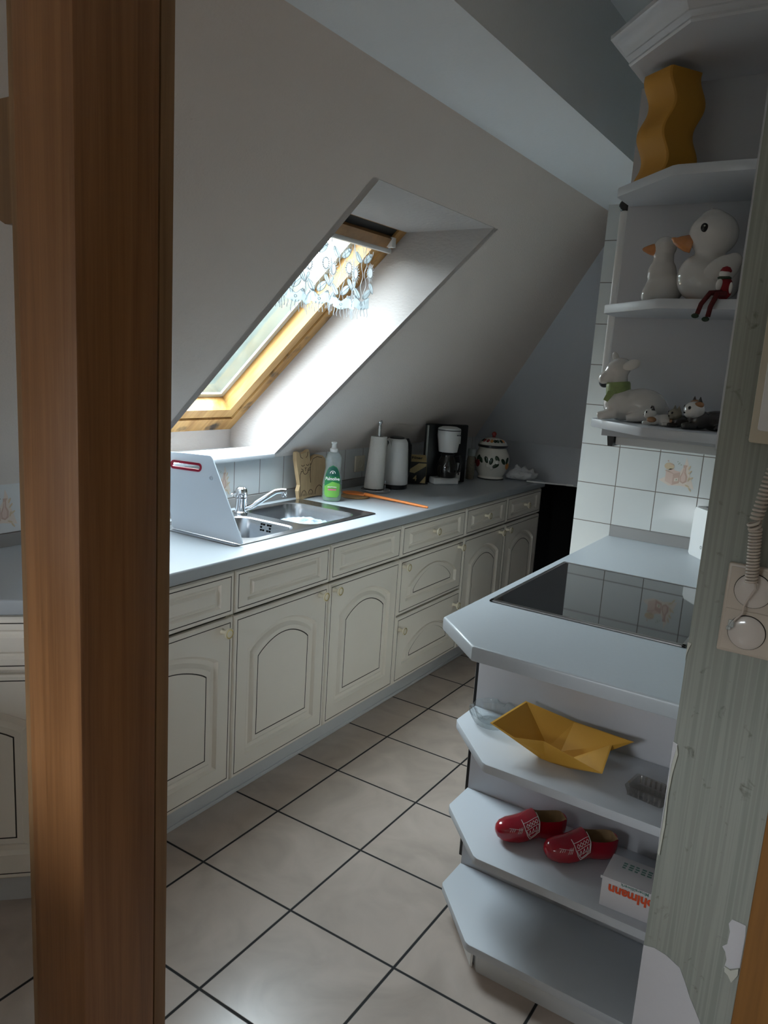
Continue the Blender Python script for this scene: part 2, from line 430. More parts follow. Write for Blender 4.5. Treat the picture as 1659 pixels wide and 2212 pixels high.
# sloped ceiling with the skylight opening
b = B()
b.holes([(-.55, YS, roofz(-.55)), (XB0, YS, ZS), (XB0, VAL-XB0, ZS), (-.55, VAL+.55, roofz(-.55))],
        [[RP(WY0, WV0, 0), RP(WY1, WV0, 0), RP(WY1, WV1, 0), RP(WY0, WV1, 0)]], (-.05*st, 0, .05*ct))
struct(b.done('ceiling', 'plaster', smooth=0))
def p2(y): return RZ + math.tan(TH) * (VAL - y)
b = B(); YK = 2.30
b.prism([(-.55, VAL+.55, p2(VAL+.55)), (XB0, VAL-XB0, ZS), (XB0, .985, p2(.985)), (1.5, .985, p2(.985)), (1.5, VAL+.55, p2(VAL+.55))], (0, .04, .04))
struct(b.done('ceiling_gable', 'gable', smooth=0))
b = B(); b.box((XB1, YS, ZT), (XE, .985, ZT+.05)); struct(b.done('ceiling_flat', 'soffit', smooth=0))
b = B(); b.box((XB0-.02, YS, ZS), (XB1, 1.2, ZT+.05)); struct(b.done('trim_1', 'soffit', smooth=0))       # boxed purlin
# low wall behind the left run, with its row of tiles
b = B(); b.box((-.65, YS, 0), (-.55, 2.29, roofz(-.55)+.02)); struct(b.done('wall_left', 'tile_left', smooth=0))
# far knee wall and the dark opening under it
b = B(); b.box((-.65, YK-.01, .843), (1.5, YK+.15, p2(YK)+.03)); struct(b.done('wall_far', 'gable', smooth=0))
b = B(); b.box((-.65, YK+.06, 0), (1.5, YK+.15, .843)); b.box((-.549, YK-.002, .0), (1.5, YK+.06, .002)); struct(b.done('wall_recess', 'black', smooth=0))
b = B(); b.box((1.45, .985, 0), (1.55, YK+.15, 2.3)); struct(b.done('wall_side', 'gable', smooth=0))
# tiled wall stub behind the hob
wb = B(); wb.box((.6416, .836, 0), (1.44, .985, ZT+.02)); wb = struct(wb.done('wall_back', 'tile_back', smooth=0))
# papered wall end at right
b = B(); b.box((1.44, -.9, 0), (1.60, .985, ZT+.02)); wr = struct(b.done('wall_right', 'wallpaper', smooth=0))
# hall around the camera
b = B(); b.box((1.60, -.82, 0), (XE, -.72, ZT+.02)); struct(b.done('wall_hall_back', 'wallpaper', smooth=0))
b = B(); b.box((XE, YS-.1, 0), (XE+.1, -.72, ZT+.02)); struct(b.done('wall_hall_right', 'hallpaint', smooth=0))
HW = (-.24, .84, 1.08, 1.90)       # hall window x0 x1 z0 z1 in the gable wall
b = B()
b.holes([(-.65, YS, -.05), (XE+.1, YS, -.05), (XE+.1, YS, ZT+.05), (XB0, YS, ZT+.05), (-.65, YS, roofz(-.65)+.05)],
        [[(HW[0], YS, HW[2]), (HW[1], YS, HW[2]), (HW[1], YS, min(HW[3], 3)), (HW[0]+.35, YS, HW[3]), (HW[0], YS, HW[3]-.6)]], (0, -.15, 0))
struct(b.done('wall_hall_front', 'hallpaint', smooth=0))
b = B(); b.box((-.55, -2.55, 0), (.98, -2.42, 1.08)); struct(b.done('wall_added_shade', 'soffit', smooth=0))  # unseen low wall, added to shade the post foot and the angled cabinet
# peeled wallpaper on the right wall end
def flat(name, pts, y, m, th=.0012):
    b = B(); b.prism([(x, y, z) for x, z in pts], (0, -th, 0)); o = b.done(name, m, wr, smooth=0); return o
flat('bare_plaster_patch', [(1.4395, .492), (1.458, .496), (1.48, .492), (1.506, .479), (1.518, .456), (1.53, .43), (1.543, .408), (1.554, .388), (1.575, .33), (1.60, .29), (1.4395, .29)], -.9, 'peel')
flat('bare_plaster_patch', [(1.575, .613), (1.597, .612), (1.599, .593), (1.599, .53), (1.585, .52), (1.575, .517), (1.577, .534), (1.573, .548), (1.567, .556), (1.574, .564), (1.575, .589), (1.571, .603)], -.9, 'peel')
flat('bare_plaster_patch', [(1.4395, .90), (1.447, .897), (1.4455, .883), (1.442, .856), (1.4415, .825), (1.4405, .70), (1.4395, .70)], -.9, 'peel')
flat('curled_wallpaper_edge', [(1.447, .895), (1.4505, .88), (1.446, .84), (1.4445, .80), (1.4465, .74), (1.4445, .68), (1.441, .685), (1.4425, .76), (1.442, .825), (1.443, .86), (1.446, .883)], -.9, 'curl', .004)
flat('curled_wallpaper_edge', [(1.576, .522), (1.586, .519), (1.598, .528), (1.598, .515), (1.590, .497), (1.583, .508), (1.577, .512)], -.9, 'curl', .004)
flat('curled_wallpaper_edge', [(1.4395, 1.083), (1.446, 1.082), (1.443, 1.074), (1.440, 1.06), (1.4395, 1.05)], -.9, 'curl', .003)
# wooden door frame at the right edge
d = struct(bpy.data.objects.new('door_1', None)); COL.objects.link(d); d.location = (1.60, -.9, 0)
b = B(); b.box((0.0005, -.012, 0), (.075, .08, 2.05), .003); b.box((.0755, -.012, 1.97), (.85, .08, 2.05), .003); b.box((.85, -.012, 0), (.925, .08, 2.05), .003); b.done('door_frame', 'doorwood', d)
b = B(); b.box((.077, .02, .005), (.848, .06, 1.968), .002); b.done('door_leaf', 'doorwood', d)

# ------------------------------------------------------------------ skylight
win = struct(bpy.data.objects.new('window_1', None)); COL.objects.link(win)
def slab(name, pts, d, m, parent=None):
    b = B(); b.prism(pts, d); return b.done(name, m, parent, smooth=0)
FV0, FV1, FN = -.866, .3235, .24
fb = RP(0, FV0, FN); ft = RP(0, FV1, FN); rb = RP(0, WV0, 0); rt_ = RP(0, WV1, 0)
zsill = rb.z + .0025
prof = [(rb.x, rb.z), (rt_.x, rt_.z), (ft.x, ft.z), (fb.x, fb.z), (fb.x, zsill)]
for y, dy in ((WY1-.0008, .03), (WY0+.0008, -.03)):
    slab('side_reveal', [(x, y, z) for x, z in prof], (0, dy, 0), 'reveal', win)
slab('top_reveal', [(rt_.x, WY0, rt_.z-.0008), (rt_.x, WY1, rt_.z-.0008), (ft.x, WY1, ft.z-.0008), (ft.x, WY0, ft.z-.0008)], (0, 0, .03), 'reveal', win)
slab('bottom_reveal', [(fb.x, WY0, zsill), (fb.x, WY1, zsill), (fb.x, WY1, fb.z), (fb.x, WY0, fb.z)], (-.03, 0, 0), 'reveal', win)
b = B(); b.box((fb.x-.02, WY0-.001, zsill-.018), (rb.x+.004, WY1+.001, zsill), .002); b.done('window_sill', 'whiteshelf', win)
def ring(name, y0, y1, v0, v1, w, n0, n1, m, w_b=None, w_t=None):
    wb_, wt_ = w_b or w, w_t or w
    b = B()
    for (ya, yb, va, vb) in ((y0, y0+w, v0, v1), (y1-w, y1, v0, v1), (y0+w, y1-w, v0, v0+wb_), (y0+w, y1-w, v1-wt_, v1)):
        pts = [RP(ya, va, n0), RP(yb, va, n0), RP(yb, vb, n0), RP(ya, vb, n0)]
        b.prism(pts, RP(0, 0, n1) - RP(0, 0, n0))
    return b.done(name, m, win, smooth=0)
ring('outer_frame', WY0-.01, WY1+.01, FV0-.01, FV1+.005, .058, FN, .345, 'pinedirty', w_b=.085, w_t=.008)
ring('frame_groove', WY0+.04, WY1-.04, FV0+.07, FV1-.035, .02, .262, .335, 'winblack')
ring('sash_frame', WY0+.054, WY1-.054, FV0+.083, FV1-.06, .046, .246, .325, 'pine', w_b=.05, w_t=.04)
ring('glass_seal', WY0+.100, WY1-.100, FV0+.130, FV1-.10, .024, .316, .324, 'alu')
b = B(); b.prism([RP(WY0+.10, FV0+.13, .317), RP(WY1-.10, FV0+.13, .317), RP(WY1-.10, FV1-.1, .317), RP(WY0+.10, FV1-.1, .317)], RP(0,0,.004)-RP(0,0,0)); b.done('window_pane', 'pane', win, smooth=0)
b = B(); b.prism([RP(WY0+.03, FV1-.050, .250), RP(WY1-.047, FV1-.050, .250), RP(WY1-.047, FV1-.003, .250), RP(WY0+.03, FV1-.003, .250)], RP(0,0,.10)-RP(0,0,0)); b.done('vent_gap', 'winblack', win, smooth=0)
b = B(); b.prism([RP(WY0+.02, FV1-.078, .226), RP(WY1-.05, FV1-.078, .226), RP(WY1-.05, FV1-.040, .232), RP(WY0+.02, FV1-.040, .232)], RP(0,0,.03)-RP(0,0,0)); b.done('vent_bar', 'pinedark', win, smooth=0)
b = B(); b.box((.02, .235, 1.93), (.05, .262, 1.965), .002); b.done('vent_catch', 'whiteplastic', win)

# lace curtain and its rod
cur = thing('lace_curtain', 'white lace curtain with sunflowers and fringe hanging from the skylight top', 'curtain', (0.008, 0, 1.92))
b = B(); b.box((-.006, WY0+.002, -.006), (.010, .285, .012), .003); b.done('curtain_rod', 'rod', cur)
def rib(b, pts, w, th=.0012, mi=0):
    """Flat ribbon through (y,z) points in the curtain plane."""
    n = len(pts)
    L_, R_ = [], []
    for i, (y, z) in enumerate(pts):
        a = Vector(pts[min(i+1, n-1)]) - Vector(pts[max(i-1, 0)]); a.normalize()
        L_.append((y - a.y*w/2, z + a.x*w/2)); R_.append((y + a.y*w/2, z - a.x*w/2))
    loops = [[(x0, *p), (x0, *q), (x0+th, *q), (x0+th, *p)] for p, q, x0 in zip(L_, R_, [cx(p[0]) for p in pts])]
    b.loft(loops, mi, True, True)
def cx(y): return .010 * math.sin(y * 48) - .004
def disc(b, y, z, ry, rz, rays=0, mi=0):
    n = 36; pts = []
    for i in range(n):
        a = 2*PI*i/n; k = 1.0
        if rays: k = 1.0 if i % 3 == 0 else .62
        pts.append((cx(y), y + ry*k*math.cos(a), z + rz*k*math.sin(a)))
    b.prism(pts, (.0012, 0, 0), mi)
bs, bl, bb = B(), B(), B()
def fill(b, pts, mi=0): b.prism([(cx(y), y, z) for y, z in pts], (.0010, 0, 0), mi)
def oline(b, pts, w=.0016, mi=0): rib(b, pts + pts[:2], w, .0018, mi)
y = -.40; k = 0
while y < .15:
    ph = random.random() * 6
    for dy in (-.004, .009):
        rib(bs, [(y + dy + .004*math.sin(ph + t*.9 + dy*300), -.004 - t * .0105) for t in range(20)], .0018)
    zf = -.092 - .010 * (k % 2); fy = y + .030
    fl = B(); ry, rz = .0105, .0135
    ry, rz = .0145, .0180
    el_ = [(fy + ry*math.cos(a), zf + rz*math.sin(a)) for a in [2*PI*i/18 for i in range(18)]]
    fill(fl, el_, 1); oline(fl, el_, .0018)
    for i in range(18):
        a = 2*PI*i/18; r = 1.75 + .25*(i % 2)
        fl.prism([(cx(fy), fy + ry*math.cos(a-.13), zf + rz*math.sin(a-.13)), (cx(fy), fy + ry*r*math.cos(a), zf + rz*r*math.sin(a)), (cx(fy), fy + ry*math.cos(a+.13), zf + rz*math.sin(a+.13))], (.0014, 0, 0))
    fl.done('lace_sunflower', ['lace', 'lacewhite'], cur, smooth=0)
    a0 = 1 if k % 2 else -1
    for zz, sgn in ((-.044, a0), (-.146, -a0), (-.168, a0)):
        cyy, ang = fy + .012*sgn, .75*sgn; lf = []
        for i in range(14):
            t = 2*PI*i/14; lx, lz = .0105*math.cos(t), .0225*math.sin(t)
            lf.append((cyy + lx*math.cos(ang) - lz*math.sin(ang), zz + lx*math.sin(ang) + lz*math.cos(ang)))
        fill(bl, lf); oline(bl, lf, .0013, 1); rib(bl, [lf[10], lf[3]], .0011, .0018, 1)
    rib(bs, [(fy+.011*math.cos(t), -.016+.022*math.sin(t)) for t in [PI + PI*i/10 for i in range(11)]], .0018)
    y += .066; k += 1
nb = 9; y0, y1 = -.41, .158
for i in range(nb):
    ya, yb = y0 + (y1-y0)*i/nb, y0 + (y1-y0)*(i+1)/nb; n = 12; dz = .006*math.sin(i*1.7)
    top = [(ya + (yb-ya)*t/n, -.196 + dz + .018*abs(math.cos(PI*t/n))**1.5 - .006) for t in range(n+1)]
    bot = [(ya + (yb-ya)*t/n, -.226 + dz + .004*math.cos(2*PI*t/n)) for t in range(n+1)]
    fill(bb, top + bot[::-1]); rib(bb, top, .0015, .0018, 1)
    cyy, cz = (ya+yb)/2, -.212 + dz
    oline(bb, [(cyy + .0045*math.cos(a), cz + .0045*math.sin(a)) for a in [2*PI*q/8 for q in range(8)]], .0012, 1)
    for q in (-1, 1): oline(bb, [(ya + q*.006 + .0042*math.cos(a), -.186 + dz + .0048*math.sin(a)) for a in [2*PI*p/10 for p in range(10)]], .0013, 1)
    for q in range(5):
        yy = ya + (yb-ya)*(q+.5)/5; ln = .026 + .018*random.random() - .004*abs(q-2)
        rib(bb, [(yy + .002*math.sin(j*1.1+q), -.223 + dz - ln*j/5) for j in range(6)], .0024, .0012, 1)
bs.done('lace_threads', 'lace', cur, smooth=0); bl.done('lace_leaves', ['laceleaf', 'lace'], cur, smooth=0)
bb.done('lace_border', ['laceleaf', 'lace'], cur, smooth=0)

# ------------------------------------------------------------------ wooden post between hall and kitchen
post = thing('door_post', 'brown veneered wooden post in the left foreground, floor to ceiling', 'post', (.90, -1.695, 0))
b = B(); b.box((-.108, 0, 0), (0, .115, ZS-.002), .003); b.done('post_core', 'post', post)
b = B(); b.box((-.136, .012, 0), (-.1125, .10, ZS-.002), .002); b.done('glazing_bead', 'bead', post)
b = B(); b.box((-.11, .1195, 0), (-.004, .141, ZS-.002), .002); b.done('glazing_bead', 'bead', post)
b = B(); b.box((-.1125, .014, 0), (-.1075, .1, ZS-.003)); b.box((-.10, .1145, 0), (-.0085, .12, ZS-.003)); b.done('shadow_gap', 'groove', post)
b = B(); b.prism([(-.55+.0, -1.655, 1.70), (.30, -1.655, 1.72), (.60, -1.655, 1.70), (.705, -1.655, 1.655), (.763, -1.655, 1.655), (.763, -1.655, 1.80), (-.55, -1.655, 1.80)], (0, .05, 0))
tag(b.done('partition_rail', 'bead'), 'wooden rail of the partition at the far left edge, left of the post', 'rail')

# ------------------------------------------------------------------ left run of base cabinets
def uloop(x0, x1, z0, zs, rise, y, K=33, pw=.85):
    """Loop in the door plane: bottom-left, bottom-right, right shoulder, arch, left shoulder."""
    pts = [(x0, y, z0), ((x0+x1)/2, y, z0), (x1, y, z0)]
    for k in range(K):
        t = 1 - 2*k/(K-1)
        pts.append(((x0+x1)/2 + t*(x1-x0)/2, y, zs + rise * (.82*max(0, 1-abs(t)**2.3)**pw + .18*.5*(1+math.cos(PI*t)))))
    return pts
def front(name, w, z0, z1, kind, parent, x0=0.0):
    """Cream front with the routed panel and dark inlaid lines; local x 0..w, outward is -y."""
    g = .002; a, c, p, q = x0+g, x0+w-g, z0+g, z1-g
    T = -.019
    L = []; mi = []
    def add(l, m=0): L.append(l); mi.append(m)
    add(uloop(a, c, p, q, 0, -.001)); add(uloop(a, c, p, q, 0, -.014)); add(uloop(a+.005, c-.005, p+.005, q-.005, 0, T))
    i = .0135; add(uloop(a+i, c-i, p+i, q-i, 0, T)); i = .0150; 
    add(uloop(a+i, c-i, p+i, q-i, 0, T+.001), 1); i = .0165; add(uloop(a+i, c-i, p+i, q-i, 0, T), 1)
    if kind == 'door':
        def lp(j, y, up=0): return uloop(a+j, c-j, p+j+.004, q-.142-up*.2-(j-.082)*.75, .064-(j-.07)*.22, y)
        seq = ((.062, T), (.066, T-.0015), (.074, T+.010), (.088, T+.010), (.100, T-.001), (.106, T-.001))
        for j, y in seq: add(lp(j, y))
        add(lp(.1150, T-.001)); add(lp(.1168, T), 1); add(lp(.1186, T-.001), 1); add(lp(.125, T-.001))
    elif kind == 'pull':
        zb = p + (q-p)*.40
        def lp(j, y): return uloop(a+j, c-j, zb - .055 + (j-.05)*.62, zb + .004 + (j-.05)*.20, .088 - (j-.05)*.35, y, pw=.85)
        for j, y in ((.056, T), (.062, T-.001), (.072, T+.0095), (.086, T+.0095), (.098, T-.001), (.104, T-.001)): add(lp(j, y))
        def l2(j, y): return uloop(a+j+.012, c-j-.012, zb - .022 + (j-.11)*1.0, zb - .004, .076, y, pw=.85)
        add(l2(.110, T-.001)); add(l2(.112, T), 1); add(l2(.114, T-.001), 1); add(l2(.12, T-.001))
    else:
        h = q - p
        def lp(j, k, y): return uloop(a+j, c-j, p+k, q-k, 0, y)
        for j, k, y in ((.058, .032, T), (.066, .039, T+.008), (.076, .045, T+.008), (.086, .053, T-.001)): add(lp(j, k, y))
        add(lp(.094, .057, T-.001))
    b = B()
    b.loft(L, 0, True, True, mis=[mi[k+1] for k in range(len(mi)-1)])
    return b.done(name, ['cream', 'creamline'], parent, smooth=25)
def knob(parent, x, z, y=-.019):
    b = B()
    b.lathe([(.0105, 0), (.0072, .004), (.0070, .018), (.013, .024), (.0185, .027), (.0185, .031), (.0154, .0332), (.0146, .0324), (.0118, .0328), (.007, .0345), (.0005, .035)],
            (x, y, z), 24, axis=(0, -1, 0), mis=[0, 0, 0, 0, 0, 0, 1, 1, 0, 0], cap0=True)
    return b.done('knob', ['knob', 'brass'], parent, smooth=40)
ZD0, ZG, ZD1 = .112, .6915, .8405
def unit(label, w, y0, spec, loc=None, rot=PI/2, depth=.545):
    u = thing('base_cabinet', label, 'kitchen cabinet', loc or (0, y0, 0), rot, 'cream base cabinets of the left run')
    b = B()
    if depth == 'tri': b.prism([(.012, .001, ZD0-.01), (w, .001, ZD0-.01), (w-.385, .383, ZD0-.01)], (0, 0, .7425))
    else:
        b.box((.001, .001, ZD0-.01), (.017, depth, ZW-.041)); b.box((w-.017, .001, ZD0-.01), (w-.001, depth, ZW-.041))
        b.box((.017, .001, ZD0-.01), (w-.017, depth, ZD0+.006)); b.box((.017, depth-.008, ZD0+.006), (w-.017, depth, ZW-.041))
    b.done('carcass', 'carcass', u, smooth=0)
    for s in spec:
        f = front(s[0], w, s[1], s[2], s[3], u)
        for kx, kz in s[4]: knob(f, kx, kz)
    return u
G = .003
drw = lambda ks=(): ('drawer_front', ZG+G, ZD1, 'drawer', ks)
dor = lambda ks: ('door', ZD0, ZG-G, 'door', ks)
unit('widest cream base cabinet, half hidden by the wooden post', .600, -1.104, [drw(), dor([(.548, .651)])])
unit('cream base cabinet under the dish end of the sink, knob at top right', .504, -.504, [drw(), dor([(.448, .658)])])
unit('cream base cabinet under the right sink basin, knob at top left', .504, 0.0, [drw(), dor([(.031, .660)])])
unit('cream drawer cabinet with two deep pull-outs and paired knobs', .598, .504, [drw([(.275, .776)]),
     ('pull_out', .433, ZG-G, 'pull', [(.028, .655), (.540, .656)]), ('pull_out', ZD0, .427, 'pull', [(.028, .367), (.533, .364)])])
unit('cream base cabinet right of the pull-outs, under the kettle side', .487, 1.102, [drw([(.216, .776)]), dor([(.414, .657)])])
unit('last cream base cabinet at the dark far end of the run', .487, 1.589, [drw([(.243, .770)]), dor([(.020, .658)])])
unit('angled cream base cabinet seen left of the wooden post', .775, 0, [drw(), dor([])], loc=(-.548, -1.652, 0), rot=PI/4, depth='tri')
b = B(); b.box((-.53, -1.084, 0), (-.05, 2.07, ZD0-.011), .001); b.box((-.05, -1.084, 0), (-.044, 2.07, .014), .002)
b.prism([(-.05, -1.084, 0), (-.53, -1.084, 0), (-.53, -1.564, 0)], (0, 0, ZD0-.011))
struct(b.done('baseboard_left', 'plinth', smooth=25))

# worktop with the sink cut-out
wt = thing('kitchen_worktop', 'long pale grey worktop on the left run with the sink set in', 'worktop', (0, 0, ZW))
b = B(); th = -.040; xf = .029
SK = (-.487, -.418, -.068, .430)     # sink outline x0 y0 x1 y1
b.holes([(-.549, -1.645, 0), (-.530, -1.664, 0), (xf-.006, -1.108, 0), (xf-.006, 2.090, 0), (-.549, 2.090, 0)],
        [[(SK[0]+.02, SK[1]+.02, 0), (SK[2]-.02, SK[1]+.02, 0), (SK[2]-.02, SK[3]-.02, 0), (SK[0]+.02, SK[3]-.02, 0)]], (0, 0, th))
edge = [(-.006, 0), (-.003, -.0012), (-.001, -.0035), (0, -.007), (0, -.034), (-.002, -.038), (-.006, -.040)]
c1 = -1.108
rows = []
for y0, dirx in ((2.095, None), (c1, None)): rows.append([(xf+dx, y0 + (dx*.4 if y0 < 0 else 0), dz) for dx, dz in edge])
rows.append([(-.530 + dx*.7+.004, -1.664 - dx*.7-.004, dz) for dx, dz in edge])
b.loft(rows, 0, closed=False)
b.done('top_slab', 'worktop', wt, smooth=30)
b = B(); b.prism([(-.549, -1.60, .0005), (-.533, -1.60, .0005), (-.536, -1.60, .022), (-.543, -1.60, .036), (-.549, -1.60, .038)], (0, 3.69, 0)); b.done('sealing_strip', 'seal', wt, smooth=30)

# sink
sk = thing('kitchen_sink', 'stainless steel double-bowl sink set in the left worktop', 'sink', (0, 0, ZW))
b = B(); zr = .0045
big = (-.452, .022, -.104, .335, .060); sml = (-.395, -.318, -.108, -.048, .055)
def bowl_loops(x0, y0, x1, y1, r, dep):
    return [rrect(x0-.006, y0-.006, x1+.006, y1+.006, r+.006, zr), rrect(x0, y0, x1, y1, r, zr-.004), rrect(x0+.006, y0+.006, x1-.006, y1-.006, r, -.02),
            rrect(x0+.014, y0+.014, x1-.014, y1-.014, r, -dep+.03), rrect(x0+.030, y0+.030, x1-.030, y1-.030, r, -dep+.006), rrect(x0+.055, y0+.055, x1-.055, y1-.055, r*.8, -dep)]
for (x0, y0, x1, y1, r), dep in ((big, .15), (sml, .13)):
    b.loft(bowl_loops(x0, y0, x1, y1, r, dep), 0, cap1=True)
b.holes(rrect(SK[0]+.004, SK[1]+.004, SK[2]-.004, SK[3]-.004, .012, zr), [rrect(*[big[0]-.006, big[1]-.006, big[2]+.006, big[3]+.006, big[4]+.006], zr)[::-1], rrect(*[sml[0]-.006, sml[1]-.006, sml[2]+.006, sml[3]+.006, sml[4]+.006], zr)[::-1]], None)
b.loft([rrect(SK[0]+.004, SK[1]+.004, SK[2]-.004, SK[3]-.004, .012, zr), rrect(SK[0]+.001, SK[1]+.001, SK[2]-.001, SK[3]-.001, .014, zr-.001), rrect(*SK, .014, .0004)])
bmesh.ops.remove_doubles(b.bm, verts=b.bm.verts[:], dist=.0002)
b.done('basin', 'steel', sk, smooth=30)
# overflow slots of the small bowl (far side, facing the camera)
b = B()
for x in (-.284, -.272, -.252, -.240):
    for z in (-.010, -.021, -.032):
        if z == -.021 and x in (-.272, -.252): continue
        ins = .0003*(-z+.0035)/.001 if z > -.02 else .006 + .1*(-z-.0165)
        b.box((x, sml[3]-ins-.0012, z-.0035), (x+.008, sml[3]-ins+.004, z+.0035))
b.done('overflow_slots', 'black', sk, smooth=0)
b = B(); b.lathe([(.032, -.148), (.030, -.146), (.02, -.1465), (.004, -.147)], ((big[0]+big[2])/2, (big[1]+big[3])/2, 0), 24); b.done('drain', 'chrome', sk)
# foam in the big bowl
b = B(); n = 44
vs = []
for i in range(n+1):
    row = []
    for j in range(n+1):
        x = big[0]+.022 + (big[2]-big[0]-.044)*i/n; y = big[1]+.022 + (big[3]-big[1]-.044)*j/n
        dx, dy = (x+.235)/.13, (y-.155)/.12
        h = .052*math.exp(-(dx*dx+dy*dy)*.9) + .010*noise.noise((x*40, y*40, 0)) * math.exp(-(dx*dx+dy*dy)*.5) + .005*noise.noise((x*110, y*110, 3))
        row.append(b.bm.verts.new((x, y, -.060 + h)))
    vs.append(row)
for i in range(n):
    for j in range(n): b.face([vs[i][j], vs[i+1][j], vs[i+1][j+1], vs[i][j+1]])
b.prism([(big[0]+.025, big[1]+.025, -.062), (big[2]-.025, big[1]+.025, -.062), (big[2]-.025, big[3]-.025, -.062), (big[0]+.025, big[3]-.025, -.062)], (0, 0, -.07))
tag(b.done('soap_suds', 'foam', loc=(0, 0, ZW)), 'white soap suds filling the right sink basin', 'foam', kind='stuff')

# mixer tap
fc = thing('mixer_tap', 'chrome single-lever mixer tap between the two basins', 'tap', (-.425, -.014, ZW+.0048))
b = B(); b.lathe([(.027, 0), (.027, .006), (.023, .010), (.0225, .055), (.024, .058), (.024, .062), (.021, .064)], n=28); b.done('tap_body', 'chrome', fc)
b = B(); b.lathe([(.0215, .065), (.0235, .069), (.0235, .090), (.021, .100), (.014, .106), (.002, .107)], n=28)
b.tube([(-.014, -.008, .086), (-.030, -.018, .076), (-.036, -.021, .070)], [.007, .006, .005], 10); b.done('lever', 'chrome', fc)
b = B(); b.tube([(.012, .004, .018), (.035, .022, .030), (.075, .053, .066), (.108, .080, .094), (.125, .093, .099), (.140, .105, .098)], [.012, .0115, .011, .011, .011, .0115], 14)
b.lathe([(.0105, 0), (.0115, .004), (.0115, .022)], (.134, .101, .074), 16); b.done('spout', 'chrome', fc)

# folding cutting board standing on the sink
cb = thing('cutting_board', 'pale blue-white plastic chopping board with red-rimmed handle slot', 'cutting board', (0, -.398, ZW+.0055))
def bp(x, z): return (x, z*.115, z)
out = []
for (cxx, czz, r, a0, a1) in ((-.062, .008, .006, -90, 40), (-.246, .256, .018, 35, 88), (-.455, .247, .018, 95, 180), (-.378, .020, .018, 180, 262)):
    for k in range(7):
        a = R(a0 + (a1-a0)*k/6); out.append(bp(cxx + r*math.cos(a), czz + r*math.sin(a)))
def slot(e, y=0): 
    o = []
    for (cxx, a0) in ((-.292, -90), (-.292, 0), (-.415, 90), (-.415, 180)):
        for k in range(5):
            a = R(a0 + 90*k/4); o.append(bp(cxx + (.011+e)*math.cos(a), .228 + (.0102+e)*math.sin(a) - (-.292-cxx)*.03))
    return o
b = B(); o2 = [(p[0], p[2]) for p in out]; c0 = (-.353, .228)
def cast(a):
    d = (math.cos(a), math.sin(a)); best = None
    for (xa, za), (xb, zb) in zip(o2, o2[1:] + o2[:1]):
        ex, ez = xb-xa, zb-za; den = d[0]*ez - d[1]*ex
        if abs(den) < 1e-9: continue
        t = ((xa-c0[0])*ez - (za-c0[1])*ex)/den; u = ((xa-c0[0])*d[1] - (za-c0[1])*d[0])/den
        if t > 0 and -1e-6 <= u <= 1+1e-6 and (best is None or t > best): best = t
    return (c0[0]+d[0]*best, c0[1]+d[1]*best)
angs = sorted({round(math.atan2(z-c0[1], x-c0[0]), 5) for x, z in o2} | {round(math.atan2(p[2]-c0[1], p[0]-c0[0]), 5) for p in slot(.003)})
o3 = [cast(a) for a in angs]; s2 = [(p[0], p[2]) for p in slot(.003)]; o2 = s2; s3 = [cast(a) for a in angs]
ly = lambda pts, dy: [Vector(bp(x, z)) + Vector((0, dy, 0)) for x, z in pts]
b.loft([ly(o3, 0), ly(s3, 0), ly(s3, .0042), ly(o3, .0042), ly(o3, 0)]); bmesh.ops.remove_doubles(b.bm, verts=b.bm.verts[:], dist=1e-5); b.done('board_sheet', 'board', cb, smooth=0)
b = B(); b.loft([[Vector(p) + Vector((0, dy, 0)) for p in slot(e)] for e, dy in ((.005, -.0012), (.005, .0054), (-.0035, .0054), (-.0035, -.0012), (.005, -.0012))]); b.done('handle_rim', 'red', cb, smooth=40)
b = B(); b.lathe([(.0078, 0), (.0078, .003), (.0055, .0032), (.005, .0015), (.0005, .0015)], Vector(bp(-.226, .200)) + Vector((0, -.0002, 0)), 20, axis=(0, -1, 0)); b.done('hinge_button', 'board', cb)

# cat-shaped wooden board against the tiles
ct_ = thing('cat_shaped_board', 'wooden board cut as a sleeping cat, leaning on the tiles', 'cutting board', (-.500, .41, ZW+.001))
cat = [(.009,.0),(.0,.039),(.013,.064),(-.003,.119),(-.019,.18),(-.019,.213),(-.01,.217),(.022,.202),(.048,.211),(.068,.222),(.077,.207),(.077,.177),(.085,.162),(.103,.188),(.135,.195),(.174,.187),(.204,.164),(.215,.129),(.205,.08),(.203,.031),(.177,.0),(.121,.004),(.078,.004),(.036,.0)]
b = B(); b.prism([(-.10*z/1.0*.25, y, z) for y, z in cat], (.020, 0, 0), bev=.002); b.done('board_body', 'birch', ct_, smooth=30)
b = B()
def line(pts, r=.0013): b.tube([(.0203 - .025*z, y, z) for y, z in pts], r, 6)
def arc(cy, cz, ry, rz, a0, a1, n=10): return [(cy + ry*math.cos(R(a0+(a1-a0)*i/n)), cz + rz*math.sin(R(a0+(a1-a0)*i/n))) for i in range(n+1)]
line(arc(.029, .155, .010, .006, 180, 360)); line(arc(.062, .156, .009, .006, 180, 360)); line([(.042,.142),(.048,.137),(.054,.142)]); line([(.048,.137),(.048,.126)])
line(arc(.048, .130, .018, .019, 180, 360)); line([(.018,.138),(.032,.131)]); line([(.016,.126),(.031,.126)]); line([(.064,.131),(.080,.140)]); line([(.064,.126),(.080,.129)])
line([(.005,.210),(.012,.190),(.026,.184)]); line([(.062,.212),(.058,.194),(.048,.185)]); line([(.083,.158),(.082,.10),(.086,.07)])
line([(.084,.150),(.100,.178),(.130,.186),(.165,.178)]); line([(.012,.010),(.014,.06),(.010,.11),(.018,.125)])
for c0 in (.04, .088): line(arc(c0, .012, .018, .026, 0, 180)); line([(c0-.005,.012),(c0-.005,.022)]); line([(c0+.006,.012),(c0+.006,.022)])
